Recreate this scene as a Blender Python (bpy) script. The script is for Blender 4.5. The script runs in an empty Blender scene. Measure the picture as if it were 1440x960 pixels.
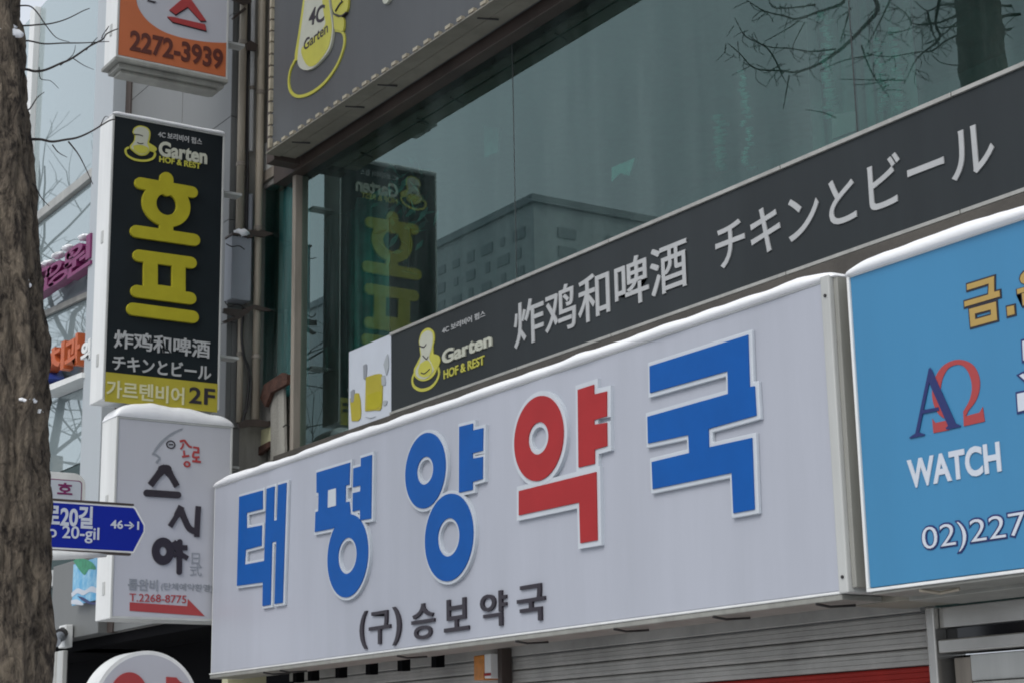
import bpy, bmesh, math, random
from mathutils import Vector, Matrix, noise
from mathutils.geometry import tessellate_polygon
random.seed(7)
sc = bpy.context.scene
C = sc.collection
rad = math.radians

# ------------------------------------------------------------------ camera
CAMZ = 1.65
F = 2483.0
YAW, PITCH, ROLL = rad(-56.69), rad(13.52), rad(-1.06)
fw = Vector((math.sin(YAW)*math.cos(PITCH), math.cos(YAW)*math.cos(PITCH), math.sin(PITCH)))
rt0 = fw.cross(Vector((0, 0, 1))).normalized(); up0 = rt0.cross(fw)
rt = rt0*math.cos(ROLL) + up0*math.sin(ROLL)
up = up0*math.cos(ROLL) - rt0*math.sin(ROLL)
cam = bpy.data.cameras.new('camera'); camo = bpy.data.objects.new('camera', cam); C.objects.link(camo)
cam.sensor_width = 36.0; cam.lens = F/1440*36.0; cam.clip_start = 0.05; cam.clip_end = 3000
m = Matrix((rt, up, -fw)).transposed().to_4x4(); m.translation = Vector((0, 0, CAMZ)); camo.matrix_world = m
sc.camera = camo

# ------------------------------------------------------------------ light (overcast winter day)
SUN_EL, SUN_AZ = rad(42), rad(155)      # azimuth measured from +y towards +x: light from over the street
w = bpy.data.worlds.new('World'); sc.world = w; w.use_nodes = True
nt = w.node_tree; nt.nodes.clear()
sky = nt.nodes.new('ShaderNodeTexSky'); sky.sky_type = 'NISHITA'; sky.sun_disc = False
sky.sun_elevation = SUN_EL; sky.sun_rotation = SUN_AZ
sky.air_density = 1.0; sky.dust_density = 6.0; sky.ozone_density = 1.0
hs = nt.nodes.new('ShaderNodeHueSaturation'); hs.inputs['Saturation'].default_value = 0.34
bg = nt.nodes.new('ShaderNodeBackground'); bg.inputs['Strength'].default_value = 0.12
wo = nt.nodes.new('ShaderNodeOutputWorld')
nt.links.new(sky.outputs[0], hs.inputs['Color']); ov = nt.nodes.new('ShaderNodeMix'); ov.data_type = 'RGBA'; ov.inputs['Factor'].default_value = .7      # even cloud cover
ov.inputs[7].default_value = (6.6, 7.1, 7.9, 1)
nt.links.new(hs.outputs[0], ov.inputs[6]); nt.links.new(ov.outputs[2], bg.inputs[0]); nt.links.new(bg.outputs[0], wo.inputs[0])
sl = bpy.data.lights.new('sun', 'SUN'); sl.energy = 1.05; sl.angle = rad(35); sl.color = (1, .98, .96)
so = bpy.data.objects.new('sun', sl); C.objects.link(so)
sd = Vector((math.sin(SUN_AZ)*math.cos(SUN_EL), math.cos(SUN_AZ)*math.cos(SUN_EL), math.sin(SUN_EL)))
so.rotation_euler = sd.to_track_quat('Z', 'Y').to_euler(); so.location = (0, -5, 20)
sc.view_settings.view_transform = 'Standard'; sc.view_settings.look = 'None'
sc.view_settings.exposure = 0.15; sc.view_settings.gamma = 1.0
sc.cycles.max_bounces = 8; sc.cycles.transparent_max_bounces = 12; sc.cycles.caustics_reflective = False
sc.cycles.use_denoising = True
sc.cycles.filter_width = 1.9

# ------------------------------------------------------------------ measured planes
def ray(px, py):
    return rt*((px-720)/F) - up*((py-480)/F) + fw
class PY:                                # a vertical plane facing the street (y = d)
    def __init__(s, d): s.d = d
    def at(s, px, py):
        v = ray(px, py); return v*(s.d/v.y) + Vector((0, 0, CAMZ))
    def to2(s, px, py): p = s.at(px, py); return (p.x, p.z)
    def to3(s, u, v, h=0.0): return Vector((u, s.d-h, v))
class PX:                                # a vertical plane facing up the street (x = -k)
    def __init__(s, k): s.k = k
    def at(s, px, py):
        v = ray(px, py); return v*(-s.k/v.x) + Vector((0, 0, CAMZ))
    def to2(s, px, py): p = s.at(px, py); return (p.y, p.z)
    def to3(s, u, v, h=0.0): return Vector((-s.k+h, u, v))
def poly(plane, pts, o=(0, 0), s=1.0):
    return [plane.to2(o[0]+x*s, o[1]+y*s) for x, y in pts]

# ------------------------------------------------------------------ materials
def lin(c): return tuple(((x/255+.055)/1.055)**2.4 if x > 10 else x/255/12.92 for x in c)
def mat(name, col, rough=.5, dirt=0.0, dscale=3.0, streak=False, bump=0.0, bscale=60.0, metal=0.0, spec=.5, col2=None, coat=0.0):
    m = bpy.data.materials.new(name); m.use_nodes = True
    n = m.node_tree.nodes; l = m.node_tree.links; b = n['Principled BSDF']
    b.inputs['Base Color'].default_value = (*col, 1); b.inputs['Roughness'].default_value = rough
    b.inputs['Metallic'].default_value = metal; b.inputs['Specular IOR Level'].default_value = spec
    b.inputs['Coat Weight'].default_value = coat
    if dirt or bump or col2:
        tc = n.new('ShaderNodeNewGeometry')
    if dirt or col2:
        mp = n.new('ShaderNodeMapping'); l.new(tc.outputs['Position'], mp.inputs['Vector'])
        mp.inputs['Scale'].default_value = (1, 1, .12) if streak else (1, 1, 1)
        nz = n.new('ShaderNodeTexNoise'); nz.inputs['Scale'].default_value = dscale; nz.inputs['Detail'].default_value = 8; nz.inputs['Roughness'].default_value = .65
        l.new(mp.outputs[0], nz.inputs['Vector'])
        rp = n.new('ShaderNodeValToRGB'); rp.color_ramp.elements[0].position = .32; rp.color_ramp.elements[1].position = .62
        c2 = col2 or tuple(x*(1-dirt) for x in col)
        rp.color_ramp.elements[0].color = (*c2, 1); rp.color_ramp.elements[1].color = (*col, 1)
        l.new(nz.outputs['Fac'], rp.inputs[0]); l.new(rp.outputs[0], b.inputs['Base Color'])
    if bump:
        nb = n.new('ShaderNodeTexNoise'); nb.inputs['Scale'].default_value = bscale; nb.inputs['Detail'].default_value = 6
        l.new(tc.outputs['Position'], nb.inputs['Vector'])
        bp = n.new('ShaderNodeBump'); bp.inputs['Strength'].default_value = bump; bp.inputs['Distance'].default_value = .02
        l.new(nb.outputs['Fac'], bp.inputs['Height']); l.new(bp.outputs[0], b.inputs['Normal'])
    return m
def glass(name, tint, k=1.7, rough=0.0, wob=0.0, dust=0.0):
    m = bpy.data.materials.new(name); m.use_nodes = True
    n = m.node_tree.nodes; l = m.node_tree.links; n.clear()
    out = n.new('ShaderNodeOutputMaterial'); mx = n.new('ShaderNodeMixShader')
    tr = n.new('ShaderNodeBsdfTransparent'); tr.inputs[0].default_value = (*tint, 1)
    gl = n.new('ShaderNodeBsdfGlossy'); gl.inputs['Roughness'].default_value = rough; gl.inputs[0].default_value = (.76, 1, .96, 1)
    fr = n.new('ShaderNodeFresnel'); fr.inputs[0].default_value = 1.5
    ml = n.new('ShaderNodeMath'); ml.operation = 'MULTIPLY'; ml.inputs[1].default_value = k; ml.use_clamp = True
    l.new(fr.outputs[0], ml.inputs[0]); l.new(ml.outputs[0], mx.inputs[0])
    l.new(tr.outputs[0], mx.inputs[1]); l.new(gl.outputs[0], mx.inputs[2]); l.new(mx.outputs[0], out.inputs[0])
    if dust:
        g = n.new('ShaderNodeNewGeometry'); mp = n.new('ShaderNodeMapping'); mp.inputs['Scale'].default_value = (1, 1, .10)
        nz = n.new('ShaderNodeTexNoise'); nz.inputs['Scale'].default_value = 3.2; nz.inputs['Detail'].default_value = 7; nz.inputs['Roughness'].default_value = .6
        rp = n.new('ShaderNodeMapRange'); rp.inputs[1].default_value = .42; rp.inputs[2].default_value = .78; rp.inputs[3].default_value = 0; rp.inputs[4].default_value = dust
        df = n.new('ShaderNodeBsdfDiffuse'); df.inputs[0].default_value = (.46, .60, .58, 1); m2 = n.new('ShaderNodeMixShader')
        l.new(g.outputs['Position'], mp.inputs['Vector']); l.new(mp.outputs[0], nz.inputs['Vector']); l.new(nz.outputs['Fac'], rp.inputs[0])
        l.new(rp.outputs[0], m2.inputs[0]); l.new(mx.outputs[0], m2.inputs[1]); l.new(df.outputs[0], m2.inputs[2]); l.new(m2.outputs[0], out.inputs[0])
    if wob:
        tc = n.new('ShaderNodeNewGeometry'); nb = n.new('ShaderNodeTexNoise'); nb.inputs['Scale'].default_value = .7
        l.new(tc.outputs['Position'], nb.inputs['Vector'])
        bp = n.new('ShaderNodeBump'); bp.inputs['Strength'].default_value = wob; bp.inputs['Distance'].default_value = .02
        l.new(nb.outputs['Fac'], bp.inputs['Height']); l.new(bp.outputs[0], gl.inputs['Normal'])
    return m
def sheen(name, col, k=2.0, rough=.01):
    m = bpy.data.materials.new(name); m.use_nodes = True
    n = m.node_tree.nodes; l = m.node_tree.links; n.clear()
    out = n.new('ShaderNodeOutputMaterial'); mx = n.new('ShaderNodeMixShader')
    df = n.new('ShaderNodeBsdfDiffuse'); df.inputs[0].default_value = (*col, 1)
    gl = n.new('ShaderNodeBsdfGlossy'); gl.inputs['Roughness'].default_value = rough; gl.inputs[0].default_value = (.93, 1, 1, 1)
    fr = n.new('ShaderNodeFresnel'); fr.inputs[0].default_value = 1.5
    ml = n.new('ShaderNodeMath'); ml.operation = 'MULTIPLY'; ml.inputs[1].default_value = k; ml.use_clamp = True
    l.new(fr.outputs[0], ml.inputs[0]); l.new(ml.outputs[0], mx.inputs[0])
    l.new(df.outputs[0], mx.inputs[1]); l.new(gl.outputs[0], mx.inputs[2]); l.new(mx.outputs[0], out.inputs[0])
    return m
M = dict(
 acrylic=mat('acrylic', (.42, .44, .495), .38, .12, 1.9, True),
 letter_white=mat('letter_white', (.53, .57, .61), .4, .08, 4),
 letter_blue=mat('letter_blue', (.003, .088, .35), .5, .10, 5, spec=.2),
 letter_red=mat('letter_red', (.36, .026, .028), .5, .10, 5, spec=.2),
 ink=mat('ink', (.022, .016, .024), .4, .1, 5),
 navy=mat('navy', (.012, .022, .12), .4),
 gold=mat('gold', (.42, .28, .075), .4, .1, 8),
 off_white=mat('off_white', (.56, .60, .66), .4, .06, 6),
 blue_face=mat('blue_face', (.044, .215, .40), .4, .10, 1.2, True),
 crimson=mat('crimson', (.36, .045, .045), .4),
 white_paint=mat('white_paint', (.78, .79, .77), .4, .16, 5, True),
 grey_paint=mat('grey_paint', (.50, .51, .49), .42, .18, 6, True),
 trim=mat('trim', (.30, .30, .27), .45, .3, 7, True),
 sushi_face=mat('sushi_face', (.47, .48, .52), .35, .06, 2, True),
 dark_face=mat('dark_face', (.0085, .013, .016), .5, .2, 4, spec=.25),
 yellow=mat('yellow', (.42, .375, .026), .5, .12, 6, spec=.2),
 yellow_face=mat('yellow_face', (.42, .36, .035), .45, .12, 4),
 pale_print=mat('pale_print', (.60, .58, .36), .4),
 silver_print=mat('silver_print', (.43, .44, .44), .4, .1, 8),
 orange=mat('orange', (.50, .14, .052), .4, .08, 3),
 brown_print=mat('brown_print', (.10, .026, .018), .4),
 grey_panel=mat('grey_panel', (.085, .091, .095), .5, .25, 1.5, True),
 clip=mat('clip', (.42, .375, .28), .5, .3, 30),
 ledge=mat('ledge', (.25, .235, .19), .55, .3, 4, bump=.1),
 brown_metal=mat('brown_metal', (.065, .048, .040), .55, .4, 3, True),
 alu=mat('alu', (.42, .42, .39), .4, .25, 8, True, metal=.2),
 bronze=mat('bronze', (.30, .265, .22), .5, .45, 7, True),
 banner=mat('banner', (.031, .037, .040), .5, .28, 1.3, True, spec=.22),
 spandrel=mat('spandrel', (.085, .076, .064), .6, .45, 2.5, bump=.15),
 logo_yellow=mat('logo_yellow', (.50, .48, .07), .4, .12, 6),
 logo_pale=mat('logo_pale', (.50, .51, .42), .4, .1, 10),
 snow=mat('snow', (.95, .96, .97), .6, .03, 6, bump=.08, bscale=70),
 concrete=mat('concrete', (.30, .29, .27), .8, .4, 3, True, bump=.3, bscale=30),
 stain=mat('stain', (.36, .35, .31), .75, .55, 5, True, bump=.3, bscale=40),
 cladding=mat('cladding', (.165, .17, .165), .45, .12, 1.2, True),
 rust=mat('rust', (.095, .042, .028), .8, .6, 14, bump=.5, bscale=60),
 pipe=mat('pipe', (.42, .37, .29), .5, .3, 6, True),
 cable=mat('cable', (.02, .018, .018), .5),
 box_grey=mat('box_grey', (.27, .29, .32), .45, .15, 3, True),
 shutter=mat('shutter', (.46, .45, .42), .42, .42, 1.6, False, metal=.15),
 shutter_red=mat('shutter_red', (.32, .022, .016), .55, .25, 6, spec=.2),
 steel=mat('steel', (.52, .51, .48), .25, .25, 2, metal=.75, bump=.03, bscale=3),
 dark=mat('dark', (.005, .005, .006), .8, spec=.05),
 black_glass=mat('black_glass', (.015, .016, .02), .08, spec=.6),
 road_blue=mat('road_blue', (.004, .018, .29), .5, .06, 6, spec=.2),
 magenta=mat('magenta', (.20, .022, .115), .4, .15, 20),
 orange_letter=mat('orange_letter', (.55, .13, .045), .4, .15, 20),
 blue_letter2=mat('blue_letter2', (.03, .06, .28), .4, .1, 20),
 poster_blue=mat('poster_blue', (.08, .36, .62), .4, .5, 9, col2=(.35, .6, .75)),
 leaf_green=mat('leaf_green', (.05, .30, .16), .5, .4, 20),
 tape=mat('tape', (.40, .10, .02), .4),
 lamp_orange=mat('lamp_orange', (.62, .22, .02), .3, .3, 25, spec=.6),
 bark=mat('bark', (.15, .122, .094), .9, .6, 13, False, bump=1.0, bscale=45, col2=(.034, .026, .020)),
 twig=mat('twig', (.050, .040, .036), .85, .3, 10),
 asphalt=mat('asphalt', (.55, .56, .58), .7, .3, .35, bump=.3, bscale=80, col2=(.06, .06, .062)),
 paving=mat('paving', (.80, .81, .83), .7, .35, .9, bump=.2, bscale=40, col2=(.30, .29, .28)),
 room=mat('room', (.30, .44, .40), .8, .5, 1.5),
 room_teal=mat('room_teal', (.13, .40, .34), .6, .6, 4),
 deep_drape=mat('deep_drape', (.06, .24, .21), .8, .6, 2.2, col2=(.02, .07, .065)),
 gasket=mat('gasket', (.035, .045, .044), .5),
 drape=mat('drape', (.15, .25, .22), .8, .7, 1.6),
 fill_panel=mat('fill_panel', (.24, .54, .56), .6, .6, 6, True, col2=(.06, .20, .21)),
 pilaster=mat('pilaster', (.42, .455, .475), .5, .1, 1, True),
 bead=mat('bead', (.34, .74, .66), .15, .3, 30, spec=.9),
 tower=mat('tower', (.62, .65, .66), .8, .1, .05),
 tower_dark=mat('tower_dark', (.36, .39, .41), .4),
 far_low=mat('far_low', (.30, .29, .28), .8, .2, .3),
)
M['window_glass'] = glass('window_glass', (.52, .82, .75), 2.05, dust=.085)
def bark_mat():
    m = mat('bark', (.2, .16, .12), .95); n = m.node_tree.nodes; l = m.node_tree.links; b = n['Principled BSDF']
    g = n.new('ShaderNodeNewGeometry'); mp = n.new('ShaderNodeMapping'); mp.inputs['Scale'].default_value = (1, 1, .45); l.new(g.outputs['Position'], mp.inputs['Vector'])
    a = n.new('ShaderNodeTexNoise'); a.inputs['Scale'].default_value = 14; a.inputs['Detail'].default_value = 9; a.inputs['Roughness'].default_value = .72; a.inputs['Distortion'].default_value = 1.2
    v = n.new('ShaderNodeTexVoronoi'); v.feature = 'DISTANCE_TO_EDGE'; v.inputs['Scale'].default_value = 11; v.inputs['Randomness'].default_value = 1
    nd = n.new('ShaderNodeTexNoise'); nd.inputs['Scale'].default_value = 22; ad = n.new('ShaderNodeMixRGB'); ad.blend_type = 'ADD'; ad.inputs[0].default_value = .3
    l.new(mp.outputs[0], nd.inputs['Vector']); l.new(mp.outputs[0], ad.inputs[1]); l.new(nd.outputs['Color'], ad.inputs[2]); l.new(ad.outputs[0], v.inputs['Vector']); l.new(mp.outputs[0], a.inputs['Vector'])
    cr = n.new('ShaderNodeMapRange'); cr.inputs[1].default_value = 0; cr.inputs[2].default_value = .22; l.new(v.outputs['Distance'], cr.inputs[0])
    mu = n.new('ShaderNodeMath'); mu.operation = 'MULTIPLY_ADD'; mu.inputs[1].default_value = .22; l.new(cr.outputs[0], mu.inputs[0])
    sb = n.new('ShaderNodeMath'); sb.operation = 'MULTIPLY_ADD'; sb.inputs[1].default_value = 2.7; sb.inputs[2].default_value = -1.0; l.new(a.outputs['Fac'], sb.inputs[0]); l.new(sb.outputs[0], mu.inputs[2])
    r = n.new('ShaderNodeValToRGB'); e = r.color_ramp.elements; e[0].position = .12; e[0].color = (.030, .022, .016, 1); e[1].position = .85; e[1].color = (.27, .22, .16, 1)
    q = e.new(.45); q.color = (.145, .116, .086, 1); l.new(mu.outputs[0], r.inputs[0]); l.new(r.outputs[0], b.inputs['Base Color'])
    bp = n.new('ShaderNodeBump'); bp.inputs['Strength'].default_value = .9; bp.inputs['Distance'].default_value = .03; l.new(mu.outputs[0], bp.inputs['Height']); l.new(bp.outputs[0], b.inputs['Normal'])
    return m
M['bark'] = bark_mat()
M['pale_glass'] = sheen('pale_glass', (.27, .33, .34), 2.0); M['teal_glass'] = sheen('teal_glass', (.05, .075, .075), .5, .16)
M['clear'] = bpy.data.materials.new('clear'); M['clear'].use_nodes = True
_n = M['clear'].node_tree; _n.nodes.clear(); _t = _n.nodes.new('ShaderNodeBsdfTransparent'); _o = _n.nodes.new('ShaderNodeOutputMaterial'); _n.links.new(_t.outputs[0], _o.inputs[0])
M['side_glass'] = glass('side_glass', (.50, .82, .80), 1.0, wob=.2, dust=.25)

# ------------------------------------------------------------------ builders
ORG = {}
def thing(name, label, cat, loc=(0, 0, 0), group=None):
    o = bpy.data.objects.new(name, None); C.objects.link(o); o.location = loc
    o.empty_display_size = .1
    o['label'] = label; o['category'] = cat
    if group: o['group'] = group
    ORG[o.name] = Vector(loc); return o
def tag(o, label, cat, group=None):
    o['label'] = label; o['category'] = cat
    if group: o['group'] = group
    return o
class MB:
    def __init__(s): s.v = []; s.f = []
    def add(s, vs, fs):
        b = len(s.v); s.v += [Vector(v) for v in vs]; s.f += [tuple(b+i for i in f) for f in fs]; return s
    def box(s, x0, x1, y0, y1, z0, z1):
        return s.add([(x, y, z) for x in (x0, x1) for y in (y0, y1) for z in (z0, z1)],
                     [(0, 1, 3, 2), (4, 6, 7, 5), (0, 4, 5, 1), (2, 3, 7, 6), (0, 2, 6, 4), (1, 5, 7, 3)])
    def prism(s, loops, plane, h0, h1):
        if not isinstance(loops[0][0], (tuple, list)): loops = [loops]
        flat = [p for lp in loops for p in lp]; n = len(flat)
        tri = tessellate_polygon([[Vector((p[0], p[1], 0)) for p in lp] for lp in loops])
        vs = [plane.to3(p[0], p[1], h1) for p in flat] + [plane.to3(p[0], p[1], h0) for p in flat]
        fs = []
        for t in tri:
            a, b, c = (flat[i] for i in t)
            ar = (b[0]-a[0])*(c[1]-a[1]) - (b[1]-a[1])*(c[0]-a[0])
            if abs(ar) < 1e-12: continue
            t = tuple(t) if ar > 0 else tuple(t)[::-1]
            fs.append(t); fs.append(tuple(i+n for i in t[::-1]))
        k = 0
        for li, lp in enumerate(loops):
            area = sum(lp[i][0]*lp[(i+1) % len(lp)][1] - lp[(i+1) % len(lp)][0]*lp[i][1] for i in range(len(lp)))
            flip = (area < 0) != (li > 0)
            for i in range(len(lp)):
                a, b = k+i, k+(i+1) % len(lp)
                q = (a, a+n, b+n, b); fs.append(q if not flip else q[::-1])
            k += len(lp)
        return s.add(vs, fs)
    def tube(s, path, r0, r1=None, n=8, cap=True):
        r1 = r0 if r1 is None else r1; path = [Vector(p) for p in path]; N = len(path); vs = []; fs = []
        ref = Vector((0, 0, 1)) if abs((path[-1]-path[0]).normalized().z) < .9 else Vector((1, 0, 0))
        for i, p in enumerate(path):
            t = (path[min(i+1, N-1)] - path[max(i-1, 0)]).normalized()
            a = t.cross(ref).normalized(); b = t.cross(a); r = r0+(r1-r0)*i/(N-1)
            for j in range(n):
                q = 2*math.pi*j/n; vs.append(p + a*math.cos(q)*r + b*math.sin(q)*r)
        for i in range(N-1):
            for j in range(n):
                fs.append((i*n+j, i*n+(j+1) % n, (i+1)*n+(j+1) % n, (i+1)*n+j))
        if cap: fs += [tuple(range(n))[::-1], tuple((N-1)*n+j for j in range(n))]
        return s.add(vs, fs)
    def build(s, name, mt, parent=None, bevel=0, smooth=False, recalc=False):
        o0 = ORG.get(parent.name, Vector()) if parent else Vector()
        me = bpy.data.meshes.new(name); me.from_pydata([v-o0 for v in s.v], [], s.f); me.update()
        if recalc:
            bm = bmesh.new(); bm.from_mesh(me); bmesh.ops.recalc_face_normals(bm, faces=bm.faces); bm.to_mesh(me); bm.free()
        o = bpy.data.objects.new(name, me); C.objects.link(o); me.materials.append(M[mt])
        if parent: o.parent = parent
        ORG[o.name] = o0
        if smooth:
            for p in me.polygons: p.use_smooth = True
        if bevel:
            bv = o.modifiers.new('bevel', 'BEVEL'); bv.width = bevel; bv.segments = 2; bv.limit_method = 'ANGLE'
        return o
def box(name, mt, parent, x0, x1, y0, y1, z0, z1, bevel=.004):
    return MB().box(x0, x1, y0, y1, z0, z1).build(name, mt, parent, bevel)
def pane(mt, parent, x0, x1, y0, y1, z0, z1):   # a real pane: its street face carries the reflection
    o = MB().box(x0, x1, y0, y1, z0, z1).build('window_pane', mt, parent); o.data.materials.append(M['clear'])
    for i, p in enumerate(o.data.polygons): p.material_index = 0 if i == 2 else 1
    return o
def struct(o): o['kind'] = 'structure'; return o
def rect(u0, u1, v0, v1): return [(u0, v0), (u1, v0), (u1, v1), (u0, v1)]
def ellipse(cx, cz, rx, rz, n=40): return [(cx+rx*math.cos(2*math.pi*i/n), cz+rz*math.sin(2*math.pi*i/n)) for i in range(n)]
def capsule(p, q, wd, n=7):
    a = math.atan2(q[1]-p[1], q[0]-p[0]); r = wd/2; out = []
    for i in range(n+1): t = a-math.pi/2+math.pi*i/n; out.append((q[0]+r*math.cos(t), q[1]+r*math.sin(t)))
    for i in range(n+1): t = a+math.pi/2+math.pi*i/n; out.append((p[0]+r*math.cos(t), p[1]+r*math.sin(t)))
    return out
def band(pts, wd, closed=False):           # a flat ribbon of constant width along a 2D path
    N = len(pts); L = []; R = []
    for i in range(N):
        a = pts[(i-1) % N] if closed or i else pts[0]; b = pts[(i+1) % N] if closed or i < N-1 else pts[-1]
        dx, dz = b[0]-a[0], b[1]-a[1]; q = math.hypot(dx, dz) or 1
        ww = wd[i] if isinstance(wd, (list, tuple)) else wd
        L.append((pts[i][0]-dz/q*ww/2, pts[i][1]+dx/q*ww/2)); R.append((pts[i][0]+dz/q*ww/2, pts[i][1]-dx/q*ww/2))
    return [L, R] if closed else L+R[::-1]
def smoothpath(pts, n=6):                  # Catmull-Rom
    out = []; P = [pts[0]]+list(pts)+[pts[-1]]
    for i in range(1, len(P)-2):
        for j in range(n):
            t = j/n; out.append(tuple(.5*((2*b)+(c-a)*t+(2*a-5*b+4*c-d)*t*t+(3*b-a-3*c+d)*t**3) for a, b, c, d in zip(P[i-1], P[i], P[i+1], P[i+2])))
    return out + [tuple(pts[-1])]
def inflate(lp, d):                        # grow a simple polygon outwards by d (mitred)
    n = len(lp); ar = sum(lp[i][0]*lp[(i+1) % n][1]-lp[(i+1) % n][0]*lp[i][1] for i in range(n)); sg = 1 if ar > 0 else -1
    out = []
    for i in range(n):
        a, b, c = lp[i-1], lp[i], lp[(i+1) % n]
        def nrm(p, q):
            dx, dz = q[0]-p[0], q[1]-p[1]; h = math.hypot(dx, dz) or 1e-9; return (dz/h*sg, -dx/h*sg)
        n1, n2 = nrm(a, b), nrm(b, c); k = 1+n1[0]*n2[0]+n1[1]*n2[1]; k = max(k, .35)
        out.append((b[0]+d*(n1[0]+n2[0])/k, b[1]+d*(n1[1]+n2[1])/k))
    return out
_fc = {}
def glyphs(body, off):
    key = (body, off)
    if key in _fc: return _fc[key]
    c = bpy.data.curves.new('t', 'FONT'); c.body = body; c.size = 1; c.offset = off; c.extrude = .5; c.resolution_u = 4
    o = bpy.data.objects.new('t', c); C.objects.link(o)
    dg = bpy.context.evaluated_depsgraph_get(); dg.update()
    me = o.evaluated_get(dg).to_mesh()
    vs = [tuple(v.co) for v in me.vertices]; fs = [tuple(p.vertices) for p in me.polygons]
    o.evaluated_get(dg).to_mesh_clear(); bpy.data.objects.remove(o); bpy.data.curves.remove(c)
    _fc[key] = (vs, fs); return vs, fs
def text(parent, plane, body, bl, tr, mt, h0=.001, t=.003, off=0.0, name='lettering', split=False, grow=0.0, metric=False):
    vs, fs = glyphs(body, off)
    u0, v0 = bl if metric else plane.to2(*bl); u1, v1 = tr if metric else plane.to2(*tr)
    u0 -= grow; v0 -= grow; u1 += grow; v1 += grow
    xs = [v[0] for v in vs]; ys = [v[1] for v in vs]; x0, x1, y0, y1 = min(xs), max(xs), min(ys), max(ys)
    P = [plane.to3(u0+(x-x0)/(x1-x0)*(u1-u0), v0+(y-y0)/(y1-y0)*(v1-v0), h0+(z+.5)*t) for x, y, z in vs]
    if not split: return MB().add(P, fs).build(name, mt, parent)
    adv = _advance(body[0]); out = []
    for i, ch in enumerate(body):                  # one mesh per character on the common advance grid
        b = MB()
        for dx, dy, dh in (((0, 0, 0),) if ch != '酒' else ((off, off, 0), (-off, off, .03), (off, -off, .06), (-off, -off, .09))):
            gv, gf = glyphs(ch, off if ch != '酒' else 0.0)
            b.add([plane.to3(u0+(x+dx+i*adv-x0)/(x1-x0)*(u1-u0), v0+(y+dy-y0)/(y1-y0)*(v1-v0), h0+(z+.5+dh)*t) for x, y, z in gv], gf)
        out.append(b.build(name, mt, parent))
    return out
def _advance(ch):
    a = glyphs(ch, 0)[0]; b = glyphs(ch+ch, 0)[0]
    return (max(v[0] for v in b)-min(v[0] for v in b))-(max(v[0] for v in a)-min(v[0] for v in a))
def shapes(parent, plane, loops, mt, h0, h1, name, stagger=.0002, **k):
    b = MB()
    for i, lp in enumerate(loops): b.prism(lp, plane, h0, h1+i*stagger)
    return b.build(name, mt, parent, **k)
def snow_cap(a, b, depth, h, seed, taper=.12, over=.012, n=70):
    """a snow strip lying on a level edge from a to b (front top edge); depth = vector to the back edge"""
    a, b, depth = Vector(a), Vector(b), Vector(depth); d = b-a; L = d.length; dn = depth.normalized(); vs = []; fs = []; K = 9
    for i in range(n+1):
        s = i/n; e = min(s*L/taper, (1-s)*L/taper, 1.0); e = math.sqrt(max(0.0, 1-(1-e)**2))
        nz = 1.15*noise.noise(Vector((s*L*1.3, seed, 0))) + .75*noise.noise(Vector((s*L*5, seed, 3))) + .12*noise.noise(Vector((s*L*16, seed, 9)))
        hh = max(.004, h*(1+.32*nz))*e + .002; ov = over*(1+1.2*noise.noise(Vector((s*L*3, seed, 6))))*e
        for j in range(K):
            q = math.pi*j/(K-1); x = .5-.5*math.copysign(abs(math.cos(q))**.38, math.cos(q)); z = math.sin(q)**.42 if 0 < j < K-1 else 0
            vs.append(a + d*s + dn*(-ov+(depth.length+ov)*x) + Vector((0, 0, hh*z)))
    for i in range(n):
        for j in range(K-1): fs.append((i*K+j, (i+1)*K+j, (i+1)*K+j+1, i*K+j+1))
        fs.append((i*K+K-1, (i+1)*K+K-1, (i+1)*K, i*K))
    fs += [tuple(range(K)), tuple(n*K+j for j in range(K))[::-1]]
    return MB().add(vs, fs)
def snow(label, a, b, depth, h, seed, group='snow lying on the signs', **k):
    o = snow_cap(a, b, depth, h, seed, **k).build('snow', 'snow', None, smooth=True, recalc=True); return tag(o, label, 'snow', group)
def blob(c, r, seed, n=10):
    vs = []; fs = []; c = Vector(c)
    for i in range(n+1):
        th = math.pi*i/n
        for j in range(2*n):
            ph = math.pi*j/n; d = Vector((math.sin(th)*math.cos(ph), math.sin(th)*math.sin(ph), math.cos(th)))
            q = 1+.35*noise.noise(d*2.2+Vector((seed, 0, 0))) + .15*noise.noise(d*6+Vector((seed, 5, 0))); vs.append(c+Vector((d.x*r[0], d.y*r[1], d.z*r[2]))*q)
    for i in range(n):
        for j in range(2*n): fs.append((i*2*n+j, (i+1)*2*n+j, (i+1)*2*n+(j+1) % (2*n), i*2*n+(j+1) % (2*n)))
    return MB().add(vs, fs)

# ------------------------------------------------------------------ the setting
struct(MB().add([(-900, -900, -.12), (900, -900, -.12), (900, 900, -.12), (-900, 900, -.12)], [(0, 1, 2, 3)]).build('road', 'asphalt'))
struct(box('pavement', 'paving', None, -70, 12, 1.2, 5.5, -.2, 0, .01))
struct(box('kerb', 'concrete', None, -70, 12, 1.0, 1.196, -.2, .004, .015))

GY = 5.544                                 # plane of the big window
G = PY(GY)
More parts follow.
